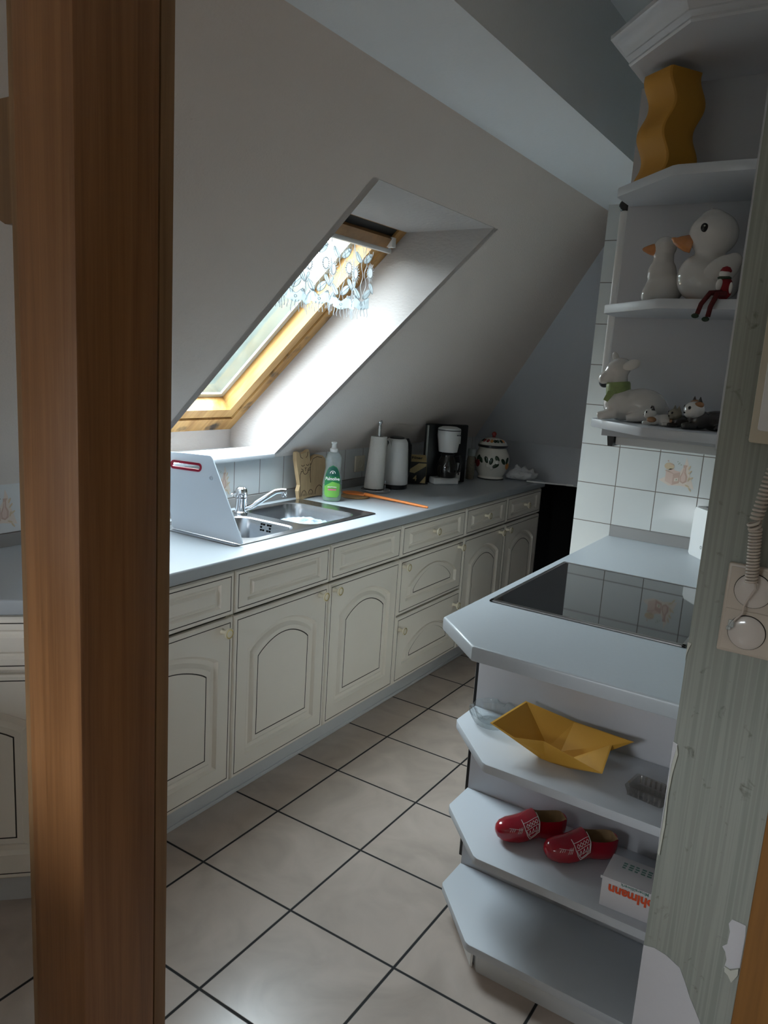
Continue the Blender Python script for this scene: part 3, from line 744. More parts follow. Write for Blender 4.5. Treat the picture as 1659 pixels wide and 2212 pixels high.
line(arc(.150, .012, .030, .040, 10, 180)); b.done('burnt_drawing', 'burnt', ct_)

# washing-up liquid
bt_ = thing('dish_soap_bottle', 'clear bottle of green washing-up liquid beside the sink', 'bottle', (-.372, .515, ZW+.0006), R(36))
pf = [(.034, 0), (.040, .004), (.043, .020), (.0445, .060), (.0425, .095), (.038, .125), (.034, .145), (.0345, .160), (.037, .180), (.0365, .198), (.030, .213), (.020, .222), (.0145, .226)]
b = B(); b.lathe(pf, n=32, sy=.58, cap1=False); b.done('bottle_body', 'clear', bt_)
b = B(); b.lathe([(r*.97, z + (.001 if i == 0 else 0)) for i, (r, z) in enumerate(pf[:4])] + [(.0428, .078), (.002, .0785)], n=32, sy=.565); b.done('liquid', 'liquid', bt_)
def bw(z):
    for (r0, z0), (r1, z1) in zip(pf, pf[1:]):
        if z0 <= z <= z1: return r0 + (r1-r0)*(z-z0)/(z1-z0)
def wrap(name, pts, m, off):
    """Label patch wrapped on the bottle's front (x, z points)."""
    b = B(); c = [sum(p[0] for p in pts)/len(pts), sum(p[1] for p in pts)/len(pts)]
    def P(x, z):
        w = bw(z); s = max(-.97, min(.97, x/w)); return (x, -w*.58*math.sqrt(1-s*s) - off, z)
    def grid():
        zs = sorted({p[1] for p in pts}); z0, z1 = zs[0], zs[-1]; rows = []
        for k in range(17):
            z = z0 + (z1-z0)*k/16; xs = []
            for i in range(len(pts)):
                (xa, za), (xb, zb) = pts[i], pts[(i+1) % len(pts)]
                if (za-z)*(zb-z) <= 0 and za != zb: xs.append(xa + (xb-xa)*(z-za)/(zb-za))
            rows.append([P(min(xs) + (max(xs)-min(xs))*t/10, z) for t in range(11)])
        return rows
    b.loft(grid(), closed=False); return b.done(name, m, bt_, smooth=60, normals=False)
dome = lambda w, z0, z1, zc: [(-w*.72, z0), (w*.72, z0), (w*.98, z0+.012), (w, zc)] + [(w*math.cos(R(a)), zc + (z1-zc)*math.sin(R(a))) for a in range(10, 180, 10)] + [(-w, zc), (-w*.98, z0+.012)]
wrap('label', dome(.0345, .020, .164, .09), 'label_green', .0006)
wrap('label_band', [(-.033, .020+.01), (-.024, .0205), (.024, .0205), (.033, .032), (.0342, .082), (.0, .092), (-.0342, .070)], 'label_lime', .0010)
wrap('label_band', [(-.030, .115), (.030, .115), (.021, .146), (.006, .158), (-.006, .158), (-.021, .146)], 'label_dark', .0010)
text('label_text', 'Palmolive', .0205, 'paint_white', bt_, (0, -.0262, .104), (1, 0, 0), (0, 0, 1), sx=.80, bold=.0002)
text('label_text', 'KRAFTVOLL', .0075, 'paint_white', bt_, (0, -.0285, .067), (1, 0, 0), (0, 0, 1), bold=.0001)
wrap('label_band', [(-.018, .052), (.018, .052), (.018, .059), (-.018, .059)], 'labelpink', .0014)
b = B()
for i in range(14):
    a0, a1 = R(180*i/14), R(180*(i+1)/14)
    b.prism([(.010*math.cos(a0), -.0236, .128+.010*math.sin(a0)), (.0125*math.cos(a0), -.0236, .128+.0125*math.sin(a0)), (.0125*math.cos(a1), -.0236, .128+.0125*math.sin(a1)), (.010*math.cos(a1), -.0236, .128+.010*math.sin(a1))], (0, -.0006, 0))
b.box((-.003, -.0242, .127), (.003, -.0234, .134)); b.done('label_emblem', 'paint_white', bt_, smooth=0)
b = B(); b.lathe([(.0165, .222), (.0175, .226), (.0175, .236), (.012, .240), (.0105, .244), (.0100, .258), (.0125, .260), (.0125, .266), (.009, .268), (.001, .268)], n=24); b.done('bottle_cap', 'whiteplastic', bt_)

# spatula on a cork mat
b = B(); b.lathe([(.066, 0), (.068, .002), (.068, .006), (.066, .008), (.001, .008)], n=40)
tag(b.done('cork_trivet', 'cork', loc=(-.365, .690, ZW+.0006)), 'round brown cork mat under the orange spatula', 'trivet')
sp = thing('spatula', 'orange nylon spatula lying across the worktop', 'spatula', (-.40, .722, ZW+.0092))
b = B(); pts = []
for a in range(60, 301, 15): pts.append((.055*math.cos(R(a))-.0, .043*math.sin(R(a)), 0))
pts += [(.075, -.018, 0), (.075, .018, 0)]
b.prism(pts, (0, 0, .004), bev=.001); b.done('blade', 'orange', sp)
b = B(); b.tube([(.068, 0, .003), (.12, -.001, .004), (.25, -.002, .001), (.40, -.003, -.0035), (.413, -.003, -.004)], [.010, .0072, .0058, .0055, .004], 10); b.done('handle', 'orange', sp)

# paper towel on its stand
pt = thing('paper_towel_holder', 'white paper towel roll on a chrome stand', 'paper towel holder', (-.388, .900, ZW+.0006))
b = B(); b.lathe([(.072, 0), (.074, .003), (.074, .010), (.070, .013), (.012, .015), (.0075, .016), (.0072, .305), (.009, .307), (.009, .325), (.006, .327), (.0065, .331), (.0115, .337), (.0125, .345), (.009, .352), (.001, .354)], n=32); b.done('stand', 'chrome', pt)
b = B(); lp = []
for z, r, dx in ((.018, .049, -.012), (.05, .0485, -.0105), (.15, .044, -.006), (.27, .0395, 0), (.272, .0385, 0), (.272, .021, 0), (.02, .021, -.010)):
    lp.append([(dx*.84 + r*math.cos(2*PI*i/36), dx*.55 + r*math.sin(2*PI*i/36), z) for i in range(36)])
b.loft(lp); b.done('paper_roll', 'paper', pt, smooth=45)
b = B(); b.tube([(.052, .0, .012), (.052, 0, .06)], .0016, 6); b.done('roll_stop', 'chrome', pt)

# kettle
kt = thing('electric_kettle', 'white cordless kettle with black base next to the paper towels', 'kettle', (-.392, 1.075, ZW+.0006), R(82))
b = B(); b.lathe([(.056, 0), (.060, .003), (.060, .017), (.054, .020), (.002, .021)], n=36); b.done('kettle_base', 'blackplastic', kt)
b = B(); b.lathe([(.058, .0215), (.062, .026), (.061, .06), (.058, .13), (.0545, .20), (.0515, .235), (.044, .250), (.03, .256), (.002, .257)], n=36)
b.prism([(-.048, -.014, .20), (-.066, -.004, .244), (-.066, .004, .244), (-.048, .014, .20), (-.03, .014, .245), (-.03, -.014, .245)], (0, 0, .006)); b.done('kettle_body', 'whiteplastic', kt, smooth=50)
b = B(); b.tube([(.046, .0, .238), (.075, .0, .242), (.095, 0, .215), (.098, 0, .12), (.088, 0, .055), (.066, 0, .045)], [.010, .011, .011, .011, .010, .008], 10); b.done('kettle_handle', 'blackplastic', kt)
b = B(); b.lathe([(.036, .253), (.034, .261), (.02, .265), (.001, .266)], n=28); b.done('kettle_lid', 'blackplastic', kt)

kt.scale = (1.09, 1.09, 1.0)

# socket on the tiles
sc = thing('wall_socket', 'cream power socket on the tiles behind the paper towels', 'socket', (-.549, .972, 1.0))
b = B(); b.box((0, -.041, -.041), (.010, .041, .041), .004); b.done('cover_plate', 'socket', sc)
b = B(); b.lathe([(.0225, .0102), (.0225, .0115), (.0195, .0117), (.018, .0045), (.001, .0045)], n=28, axis=(1, 0, 0)); b.done('socket_well', 'socket', sc)
b = B(); [b.lathe([(.0026, .0046), (.0026, .0052)], (0, dy, 0), 10, axis=(1, 0, 0)) for dy in (-.0095, .0095)]; b.done('socket_holes', 'black', sc)

# coffee filter box
fx = thing('coffee_filter_box', 'black and yellow coffee filter box with open flap beside the coffee maker', 'box', (-.412, 1.298, ZW+.0006), R(38))
b = B(); b.box((-.048, -.028, 0), (.062, .022, .118), .001); b.done('carton', 'cardblack', fx)
b = B(); b.prism([(-.048, -.028, .119), (.062, -.028, .119), (.062, .018, .150), (-.048, .018, .150)], (0, .001, .002)); b.done('lid_flap', 'gold', fx, smooth=0)
b = B(); b.prism([(-.046, -.0286, .065), (.02, -.0286, .112), (.06, -.0286, .112), (.06, -.0286, .098), (.0, -.0286, .058)], (0, -.0004, 0)); b.prism([(.03, -.0286, .006), (.06, -.0286, .045), (.06, -.0286, .006)], (0, -.0004, 0)); b.box((.0622, -.024, .01), (.0640, .018, .112)); b.done('yellow_print', 'gold', fx, smooth=0)
text('lettering', '4', .042, 'gold', fx, (.004, -.0287, .030), (1, 0, 0), (0, 0, 1), bold=.0006)
text('lettering', 'Filter', .028, 'ink', fx, (.012, -.006, .1375), (1, 0, 0), (0, .80, .55), bold=.0004)

# coffee maker
cm = thing('coffee_maker', 'black and white filter coffee maker under the slope', 'coffee maker', (-.285, 1.42, ZW+.0006), R(55))
b = B(); b.box((-.100, .058, 0), (.150, .090, .318), .006); b.box((-.100, .002, .298), (.112, .07, .318), .006) if False else None
b.done('back_column', 'blackplastic', cm)
b = B(); b.box((-.103, .046, .006), (-.094, .058, .312), .002); b.done('column_trim', 'alu', cm)
b = B(); b.box((-.073, -.02, 0), (.075, .057, .036), .008, 3); b.done('machine_base', 'whiteplastic', cm)
b = B(); b.lathe([(.036, .175), (.050, .178), (.056, .22), (.062, .265), (.062, .290), (.061, .292)], (0, -.008, 0), 36); b.box((.052, -.022, .222), (.066, .0, .262), .003); b.done('filter_basket', 'whiteplastic', cm)
b = B(); b.lathe([(.0625, .2925), (.0630, .294), (.0625, .2965)], (0, -.008, 0), 36, mi=1); b.lathe([(.062, .297), (.060, .304), (.04, .312), (.002, .314)], (0, -.008, 0), 36); b.done('basket_lid', ['whiteplastic', 'blackplastic'], cm)
b = B(); b.lathe([(.042, .038), (.050, .042), (.056, .07), (.055, .10), (.046, .135), (.036, .155), (.036, .160)], (0, -.010, 0), 32); b.done('glass_carafe', 'glassdark', cm)
b = B(); b.lathe([(.037, .1605), (.038, .166), (.03, .172), (.002, .173)], (0, -.010, 0), 28); b.tube([(.03, -.012, .158), (.066, -.018, .160), (.078, -.022, .12), (.072, -.020, .075), (.050, -.014, .065)], .008, 10); b.done('carafe_handle', 'blackplastic', cm)
b = B(); b.box((.083, .030, .012), (.107, .057, .075), .003); b.box((.088, .036, .075), (.103, .057, .110), .003); b.done('switch_block', 'whiteplastic', cm)
b = B(); b.box((.090, .0290, .045), (.098, .0305, .058)); b.done('rocker_switch', 'ink', cm, smooth=0)
b = B(); [b.box((.016 + i*.008, -.0700, .270), (.021 + i*.008, -.0680, .275)) for i in range(4)]; b.box((.014, -.0695, .2685), (.047, -.0690, .2692)); b.done('marking', 'ink', cm, smooth=0)
# power lead
b = B(); b.tube([(-.455, 1.215, ZW+.004), (-.42, 1.22, ZW+.004), (-.385, 1.27, ZW+.004), (-.352, 1.315, ZW+.004), (-.345, 1.335, ZW+.004)], .0035, 8)
tag(b.done('power_cord', 'blackplastic'), 'black power lead on the worktop by the filter box', 'cord')

# small shaker jar
sj = thing('spice_shaker', 'small shaker with grey cap between coffee maker and biscuit jar', 'shaker', (-.290, 1.728, ZW+.0006))
b = B(); b.lathe([(.022, 0), (.024, .004), (.024, .115), (.020, .128), (.020, .134)], n=24); b.done('shaker_body', 'tabby', sj)
b = B(); b.lathe([(.0225, .1345), (.0230, .14), (.0230, .170), (.020, .175), (.001, .176)], n=24); b.done('shaker_cap', 'alu', sj)

# biscuit jar
jr = thing('biscuit_jar', 'round ceramic jar painted with fruit, red knob on lid', 'jar', (-.222, 1.862, ZW+.0006), R(24.6)); jr.scale = (1.05, 1.05, 1.03)
JP = [(.066, 0), (.072, .004), (.072, .012), (.068, .018), (.084, .045), (.0955, .080), (.098, .110), (.092, .140), (.080, .163), (.076, .172), (.080, .178)]
b = B(); b.lathe(JP, n=48); b.done('jar_body', 'jar', jr)
b = B(); b.lathe([(.081, .179), (.084, .182), (.084, .190), (.080, .193)], n=48, mi=0); b.done('dark_rim', 'blackplastic', jr)
b = B(); b.lathe([(.073, .0005), (.0735, .003), (.072, .006)], n=48); b.done('foot_ring', 'blackplastic', jr)
b = B(); b.lathe([(.0795, .1935), (.072, .208), (.055, .222), (.03, .231), (.012, .234), (.001, .234)], n=48); b.done('jar_lid', 'jar', jr)
b = B(); b.lathe([(.010, .234), (.008, .240), (.013, .250), (.012, .258), (.006, .264), (.001, .265)], n=24); b.done('lid_knob', 'fruit', jr)
def jr_r(z):
    for (r0, z0), (r1, z1) in zip(JP, JP[1:]):
        if z0 <= z <= z1: return r0 + (r1-r0)*(z-z0)/(z1-z0)
def on_jar(b, ang, z, ra, rz, tilt, mi):
    r = jr_r(z); a = R(ang - 90)
    rot = Matrix.Rotation(a, 3, 'Z') @ Matrix.Rotation(R(tilt), 3, 'X')
    b.ell((r*math.cos(a)*.995, r*math.sin(a)*.995, z), (.004, ra, rz), rot, mi, 14, 8)
b = B()
for ang, z, t in ((-18, .115, 20), (-2, .108, -10), (14, .085, -60), (18, .122, 30), (40, .108, 40), (-50, .120, -30), (-38, .112, 35), (58, .112, -20)): on_jar(b, ang, z, .011, .020, t, 0)
for ang, z, m, s in ((-52, .092, 1, .019), (62, .082, 2, .017), (-70, .10, 1, .014)): on_jar(b, ang, z, s, s*1.2, 0, m)
for ang, z in ((-14, .083), (2, .072), (18, .105)): on_jar(b, ang, z, .011, .012, 0, 3)
b.done('painted_fruit', ['leaf', 'fruit', 'peach', 'jar'], jr)
b = B()
for i, (ang, m) in enumerate(((-50, 1), (-28, 1), (-8, 2), (8, 0), (22, 0), (42, 0), (58, 2), (-66, 0))):
    a = R(ang-90); r = .062; b.ell((r*math.cos(a), r*math.sin(a), .2165), (.010, .009, .012), Matrix.Rotation(a, 3, 'Z') @ Matrix.Rotation(R(-48), 3, 'Y') @ Matrix.Diagonal((.4, 1, 1)), m, 12, 8)
b.done('painted_fruit', ['leaf', 'fruit', 'peach', 'jar'], jr)

# plastic bag and white tube at the worktop end
b = B()
b.ell((0, 0, .030), (.085, .060, .032)); b.ell((.035, .02, .028), (.055, .05, .028)); b.ell((-.03, -.02, .026), (.05, .045, .026))
for (x, y, h) in ((-.03, .0, .088), (.005, .02, .075), (.03, -.01, .090), (.055, .015, .066)): b.lathe([(.022, .03), (.018, .055), (.010, h-.008), (.002, h)], (x, y, 0), 10)
o = b.done('plastic_bag', 'bag', loc=(-.083, 1.975, ZW+.001)); remesh(o, .005, 2, .4)
for v in o.data.vertices:
    k = .010*noise.noise(v.co*38) + .006*noise.noise(v.co*90)
    v.co += Vector((k, k*.7, k if v.co.z > .012 else 0)); v.co.z = max(v.co.z, 0)
tag(o, 'crumpled white plastic bag right of the biscuit jar', 'bag')
b = B(); b.tube([(-.02, 1.925, .0045), (.10, 1.955, .0045), (.222, 2.0, .0045)], .0042, 10); b.tube([(.195, 1.990, .0045), (.232, 2.004, .0045)], .0055, 10)
tag(b.done('white_tube', 'whiteplastic', loc=(0, 0, ZW+.0012)), 'thin white tube sticking out over the worktop end', 'tube')

# ------------------------------------------------------------------ right run
XR = 1.436                        # face of the wall behind the right run
wt2 = thing('hob_worktop', 'pale worktop with chamfered corner carrying the black hob', 'worktop', (0, 0, ZW))
b = B()
pl = [(.791, .8345), (.791, -.551), (.944, -.692), (XR, -.692), (XR, .8345)]
def off(p, e):  # front edges only move outward
    (x0, y0), (x1, y1), (x2, y2), (x3, y3), (x4, y4) = p
    return [(x0-e, y0), (x1-e, y1-e*.42), (x2-e*.42, y2-e), (x3, y3-e), (x4, y4)]
lo = [[(x, y, z) for x, y in off(pl, e)] for e, z in ((-.006, 0), (-.003, -.0012), (-.001, -.0035), (0, -.007), (0, -.032), (-.002, -.036), (-.006, -.038))]
b.loft(lo, 0, True, True); b.done('top_slab', 'worktop', wt2, smooth=30)
b = B(); b.prism([(.80, .8345, .0005), (.80, .818, .0005), (.80, .821, .024), (.80, .828, .040), (.80, .8345, .043)], (.63, 0, 0)); b.done('sealing_strip', 'seal', wt2, smooth=30)

hb = thing('ceramic_hob', 'black glass ceramic hob with steel rim', 'hob', (0, 0, ZW+.0006))
HX0, HX1, HY0, HY1 = .8234, 1.345, -.348, .238
b = B(); b.box((HX0+.010, HY0+.010, .0), (HX1-.010, HY1-.010, .0042)); b.done('glass_plate', 'hob', hb, smooth=0)
b = B()
for lo_, hi_ in (((HX0, HY0, 0), (HX1, HY0+.013, .0052)), ((HX0, HY1-.011, 0), (HX1, HY1, .0052)), ((HX0, HY0, 0), (HX0+.011, HY1, .0052)), ((HX1-.011, HY0, 0), (HX1, HY1, .0052))): b.box(lo_, hi_, .0012, 1)
b.done('steel_rim', 'hobframe', hb, smooth=30)
# oven cabinet and filler below the hob
ov = thing('built_in_oven', 'built-in oven with black front edge under the hob', 'oven', (.82, -.346, 0))
b = B(); b.box((0, 0, .085), (XR-.822, .596, ZW-.040)); b.done('oven_housing', 'white', ov, smooth=0)
b = B(); b.box((-.020, .002, .09), (-.001, .594, .70), .002); b.done('oven_door', 'blackplastic', ov)
b = B(); b.box((-.0215, .006, .10), (-.0202, .59, .69)); b.done('bounce_panel', 'whiteplastic', ov, smooth=0)  # white panel added on the unseen side to bounce light onto the left run
b = B(); b.box((-.020, .002, .704), (-.001, .594, ZW-.042), .002); b.done('control_panel', 'blackplastic', ov)
b = B(); b.tube([(-.001, .06, .655), (-.022, .06, .655)], .006, 8); b.tube([(-.001, .53, .655), (-.022, .53, .655)], .006, 8); b.tube([(-.024, .04, .655), (-.024, .55, .655)], .0075, 10); b.done('oven_handle', 'steel', ov)
b = B(); b.box((.04, 0, 0), (XR-.822, .596, .084)); b.done('plinth_board', 'plinth', ov, smooth=0)
nb_ = thing('base_cabinet', 'cream base cabinet between the oven and the tiled wall', 'kitchen cabinet', (.82, .8335, 0), -PI/2)
b = B(); b.box((.001, .001, .10), (.58, XR-.823, ZW-.040)); b.done('carcass', 'carcass', nb_, smooth=0)
f = front('door', .58, ZD0, ZD1, 'door', nb_); knob(f, .53, .79)
b = B(); b.box((.001, .05, 0), (.58, XR-.823, .099)); b.done('plinth_board', 'plinth', nb_, smooth=0)

# open end shelves below the worktop
es = thing('end_shelf_unit', 'white open corner shelf unit under the hob worktop', 'shelf', (.82, -.35, 0))
X1 = XR-.82-.002
b = B(); b.box((0, -.018, .0), (X1, 0.001, ZW-.0395), .0008); b.done('back_panel', 'white', es, smooth=25)
def shelf(z, name='shelf', e=0.0):
    b = B(); P = [(0-e, -.020), (0-e, -.130-e*.4), (.006-e*.9, -.140-e*.6), (.155-e*.6, -.293-e*.9), (.168-e*.4, -.299-e), (X1, -.299-e), (X1, -.020)]
    b.prism([(x, y, z-.022) for x, y in P], (0, 0, .022), bev=.0015); return b.done(name, 'whiteshelf', es, smooth=30)
for z in (.583, .330, .086): shelf(z)
b = B(); b.prism([(.03, -.020, ZW-.062), (.03, -.10, ZW-.062), (.19, -.262, ZW-.062), (X1, -.262, ZW-.062), (X1, -.02, ZW-.062)], (0, 0, .0215)); b.done('top_rail', 'white', es, smooth=0)
b = B(); b.prism([(.035, -.019, 0), (.035, -.120, 0), (.187, -.276, 0), (X1, -.276, 0), (X1, -.019, 0)], (0, 0, .063)); b.done('plinth_board', 'plinth', es, smooth=0)
b = B(); b.prism([(.024, -.115, .0), (.030, -.121, .0), (.170, -.268, .0), (.164, -.268, .0)], (0, 0, .058)); b.done('loose_plinth_strip', 'whiteplastic', es, smooth=0)

# --- things on the end shelves
Z1, Z2, Z3 = .5836, .3306, .0866
# glass ashtray
ash = thing('glass_ashtray', 'round clear glass ashtray at the corner of the upper shelf', 'ashtray', (.905, -.437, Z1))
b = B(); n = 48
def ar(r, z, notch=0.0):
    return [(r*math.cos(2*PI*i/n), r*math.sin(2*PI*i/n), z - (notch if i % 12 in (0, 1, 11) else 0) ) for i in range(n)]
flute = lambda r, z: [(r*(1 - (.035 if i % 2 else 0))*math.cos(2*PI*i/n), r*(1 - (.035 if i % 2 else 0))*math.sin(2*PI*i/n), z) for i in range(n)]
b.loft([flute(.044, 0), flute(.050, .004), flute(.060, .020), ar(.0645, .030, .0), ar(.0655, .038, .006), ar(.063, .043, .009), ar(.054, .042, .009), ar(.049, .034, .004), flute(.044, .016), flute(.038, .010), ar(.02, .009)], 0, True, True)
b.done('ashtray_bowl', 'ashglass', ash, smooth=12)
# folded yellow bowl
bw_ = thing('folded_bowl', 'yellow-ochre bowl folded like origami, on the upper shelf', 'bowl', (1.112, -.505, Z1))
rim = [(.984-1.112, -.416+.505, .080), (.962-1.112, -.588+.505, .076), (1.020-1.112, -.590+.505, .058), (1.093-1.112, -.556+.505, .058), (1.245-1.112, -.578+.505, .038), (1.232-1.112, -.468+.505, .060), (1.276-1.112, -.440+.505, .072), (1.118-1.112, -.410+.505, .062)]
bas = [(-.038, .028, 0), (-.042, -.022, 0), (-.030, -.030, 0), (-.005, -.032, 0), (.040, -.030, 0), (.045, -.005, 0), (.042, .025, 0), (.0, .030, 0)]
b = B()
inn = [(x*.965, y*.955, z-.0005) for x, y, z in rim]; ib = [(x*.88, y*.88, .006) for x, y, z in bas]
b.loft([bas, rim, inn, ib], 0, True, True); b.done('bowl_body', 'bowl', bw_, smooth=0)
# smoky glass dish
gd = thing('glass_dish', 'small rectangular ribbed glass dish at the right end of the upper shelf', 'dish', (1.345, -.535, Z1), R(-8))
b = B(); b.loft([rrect(-.040, -.032, .040, .032, .006, 0, 3), rrect(-.047, -.038, .047, .038, .006, .023, 3), rrect(-.040, -.031, .040, .031, .006, .024, 3), rrect(-.034, -.026, .034, .026, .005, .006, 3)], 0, True, True)
for i in range(7): b.box((-.038 + i*.012, -.0375, .003), (-.034 + i*.012, -.0345, .021)); b.box((-.038 + i*.012, .0345, .003), (-.034 + i*.012, .0375, .021))
b.done('dish_body', 'dishglass', gd, smooth=20)

# wooden clogs
def clog(label, loc, rotz):
    t = thing('wooden_clog', label, 'clog', loc, rotz, 'red clogs on the middle shelf')
    st = [  # s, half width, bottom z, crown z, open?, crown height
        (.000, .004, .026, .034, 0, .004), (.004, .016, .016, .044, 0, .014), (.014, .026, .008, .052, 0, .018), (.032, .034, .003, .056, 0, .018), (.055, .0375, .001, .058, 0, .018), (.075, .037, .002, .064, 0, .018),
        (.090, .0355, .006, .073, 0, .018), (.101, .034, .008, .078, 0, .018), (.105, .0335, .008, .078, .1, .017), (.1085, .033, .008, .066, 1, .0), (.115, .032, .007, .0635, 1, .0), (.125, .0318, .005, .0620, 1, .0), (.145, .0318, .002, .0610, 1, .0), (.160, .0312, .001, .0610, 1, .0),
        (.170, .0285, .002, .0618, 1, .0), (.177, .0245, .004, .0625, 1, .0), (.1805, .0215, .007, .0632, .9, .001), (.183, .019, .009, .0640, .05, .003), (.187, .014, .014, .0620, 0, .004), (.1905, .007, .024, .0560, 0, .004), (.192, .002, .036, .0480, 0, .003)]
    H, I = 18, 14; b = B(); loops = []
    for s, w, zb, zt, op, dm in st:
        l = []; zm = zb + (zt-zb)*.42; zr = max(zt - dm, zm+.002)
        for k in range(H+1):
            a = PI*k/H; c, sn = math.cos(a), math.sin(a)
            # left rim -> bottom -> right rim
            x = -w * math.copysign(abs(c)**.7, c) * (1 if True else 1)
            z = zb + (zr - zb) * (1 - sn**.62)
            l.append((s, x * (1 - .16*op*max(0, (z-zm)/(zr-zm+1e-6))), z))
        wi = w*.76
        for k in range(1, I):
            a = PI*k/I; c, sn = math.cos(a), math.sin(a)
            ztop = zr + (zt-zr)*sn
            zin = zr - (zr-zb-.012)*sn**.8
            xo, xi = w*c, wi*math.copysign(abs(c)**.8, c)
            l.append((s, xo + (xi-xo)*op, ztop + (zin-ztop)*op))
        loops.append(l)
    vs = b.loft(loops, 0, True, True)
    # inside faces get raw wood
    for f in b.bm.faces:
        pass
    nl = H + I
    idx = {v: (k, i) for k, l in enumerate(vs) for i, v in enumerate(l)}
    for f in b.bm.faces:
        ks = [idx[v] for v in f.verts]
        if all(i >= H+1 or i in (0, H) for k, i in ks) and all(8 <= k <= 17 for k, i in ks) and sum(i > H for k, i in ks) >= 2: f.material_index = 1
    o = b.done('clog_body', ['clog', 'clogin'], t, smooth=50)
    # painted decoration on the instep
    def wside(s, q):
        """Point on the clog skin: q 0 = crown, 1 = rim line, beyond 1 = down the side."""
        sg = -1
        for (s0, w0, b0, t0, o0, d0), (s1, w1, b1, t1, o1, d1) in zip(st, st[1:]):
            if s0 <= s <= s1:
                k = (s-s0)/(s1-s0); w = w0+(w1-w0)*k; zt = t0+(t1-t0)*k; zb = b0+(b1-b0)*k; zr = zt-.018
                if q <= 1:
                    a = PI/2*(1-q); return Vector((s, -w*math.cos(a), zr + (zt-zr)*math.sin(a)))
                a = min(1.0, (q-1)*.9); z = zr - (zr-zb)*a
                sn = (1-(z-zb)/(zr-zb))**(1/.62); c = math.sqrt(max(0, 1-sn*sn)); return Vector((s, -w*abs(c)**.7, z))
        return Vector((s, 0, .05))
    d = B()
    def stroke(pts, r=.0007):
        p = []
        for (s0, q0), (s1, q1) in zip(pts, pts[1:]):
            for k in range(6): p.append(wside(s0 + (s1-s0)*k/6, q0 + (q1-q0)*k/6))
        p.append(wside(*pts[-1])); d.tube(p, r, 5)
    stroke([(.064, .15), (.067, .85), (.073, 1.30), (.082, 1.70), (.094, 1.60), (.1055, 1.42), (.1045, .9), (.103, .1)], .0009); stroke([(.070, .95), (.0755, 1.28), (.0835, 1.58), (.094, 1.49), (.1035, 1.33), (.102, .95)])
    stroke([(.069, .88), (.1025, .88)]); stroke([(.066, .40), (.1025, .40)])
    for i in range(4):
        s = .071 + i*.0075; stroke([(s, .64), (s+.0034, .50), (s+.0068, .64), (s+.0034, .78), (s, .64)], .0006)
    for s in (.080, .0885, .097): stroke([(s-.0026, 1.34), (s-.001, 1.0), (s+.003, 1.29), (s-.0026, 1.34)], .0006)
    for s in (.050, .054, .058): stroke([(s+.004, .6), (s-.002, 1.02)], .0006)
    stroke([(.028, .58), (.061, .74)], .0006)
    for s in (.032, .037, .042): stroke([(s, .66), (s-.004, .85)], .0006)
    d.done('painted_pattern', 'paint_white', t)
    return t
clog('red painted wooden clog, nearer the left corner', (.990, -.553, Z2), math.atan2(.128, .138))
clog('red painted wooden clog beside the white carton', (1.122, -.552, Z2), math.atan2(.126, .140))
# white carton with upside-down lettering
bx = thing('cardboard_carton', 'white cardboard carton with upside-down orange lettering', 'carton', (1.286, -.623, Z2), R(2))
b = B(); b.box((0, 0, 0), (.150, .098, .074), .0008); b.box((-.004, -.0012, .068), (.150, .0, .0745)); b.done('carton_body', 'card', bx, smooth=25)
text('lettering', 'pohlmann', .031, 'orange_print', bx, (.074, -.0016, .050), (-1, 0, 0), (0, 0, -1), sx=.95, bold=.0011)
text('lettering', 'Mineralölwerk', .0105, 'teal_print', bx, (.073, -.0016, .0695), (-1, 0, 0), (0, 0, -1), bold=.0001)
b = B()
for j in range(3):
    for i in range(7):
        x = .030 + i*.014; w = .007 + .004*random.random(); b.box((x, .055 + j*.009, .0741), (x+w, .060 + j*.009, .0744))
b.done('fine_print', 'teal_print', bx, smooth=0)

# toaster
to = thing('toaster', 'white toaster at the back of the hob worktop', 'toaster', (1.113, .747, ZW+.0006), R(-50))
b = B(); b.loft([rrect(.004, .004, .27, .096, .020, .0, 5), rrect(0, 0, .275, .100, .022, .008, 5), rrect(.001, .001, .274, .099, .022, .165, 5), rrect(.006, .006, .269, .094, .018, .180, 5)], 0, True, True); b = b.done('toaster_body', 'whiteplastic', to, smooth=40)
b = B(); b.box((.016, .014, .1802), (.258, .086, .184), .002); b.done('top_plate', 'seal', to)
b = B(); b.box((.035, .034, .1842), (.24, .066, .1846)); b.done('bread_slots', 'black', to, smooth=0)
text('lettering', 'BOSCH', .016, 'ink', to, (.135, -.0008, .045), (1, 0, 0), (0, 0, 1))
b = B(); b.lathe([(.006, 0), (.006, .0004), (.0048, .0004), (.0048, 0)], (.098, -.0003, .045), 20, axis=(0, -1, 0), cap0=False, cap1=False); b.done('emblem', 'ink', to)

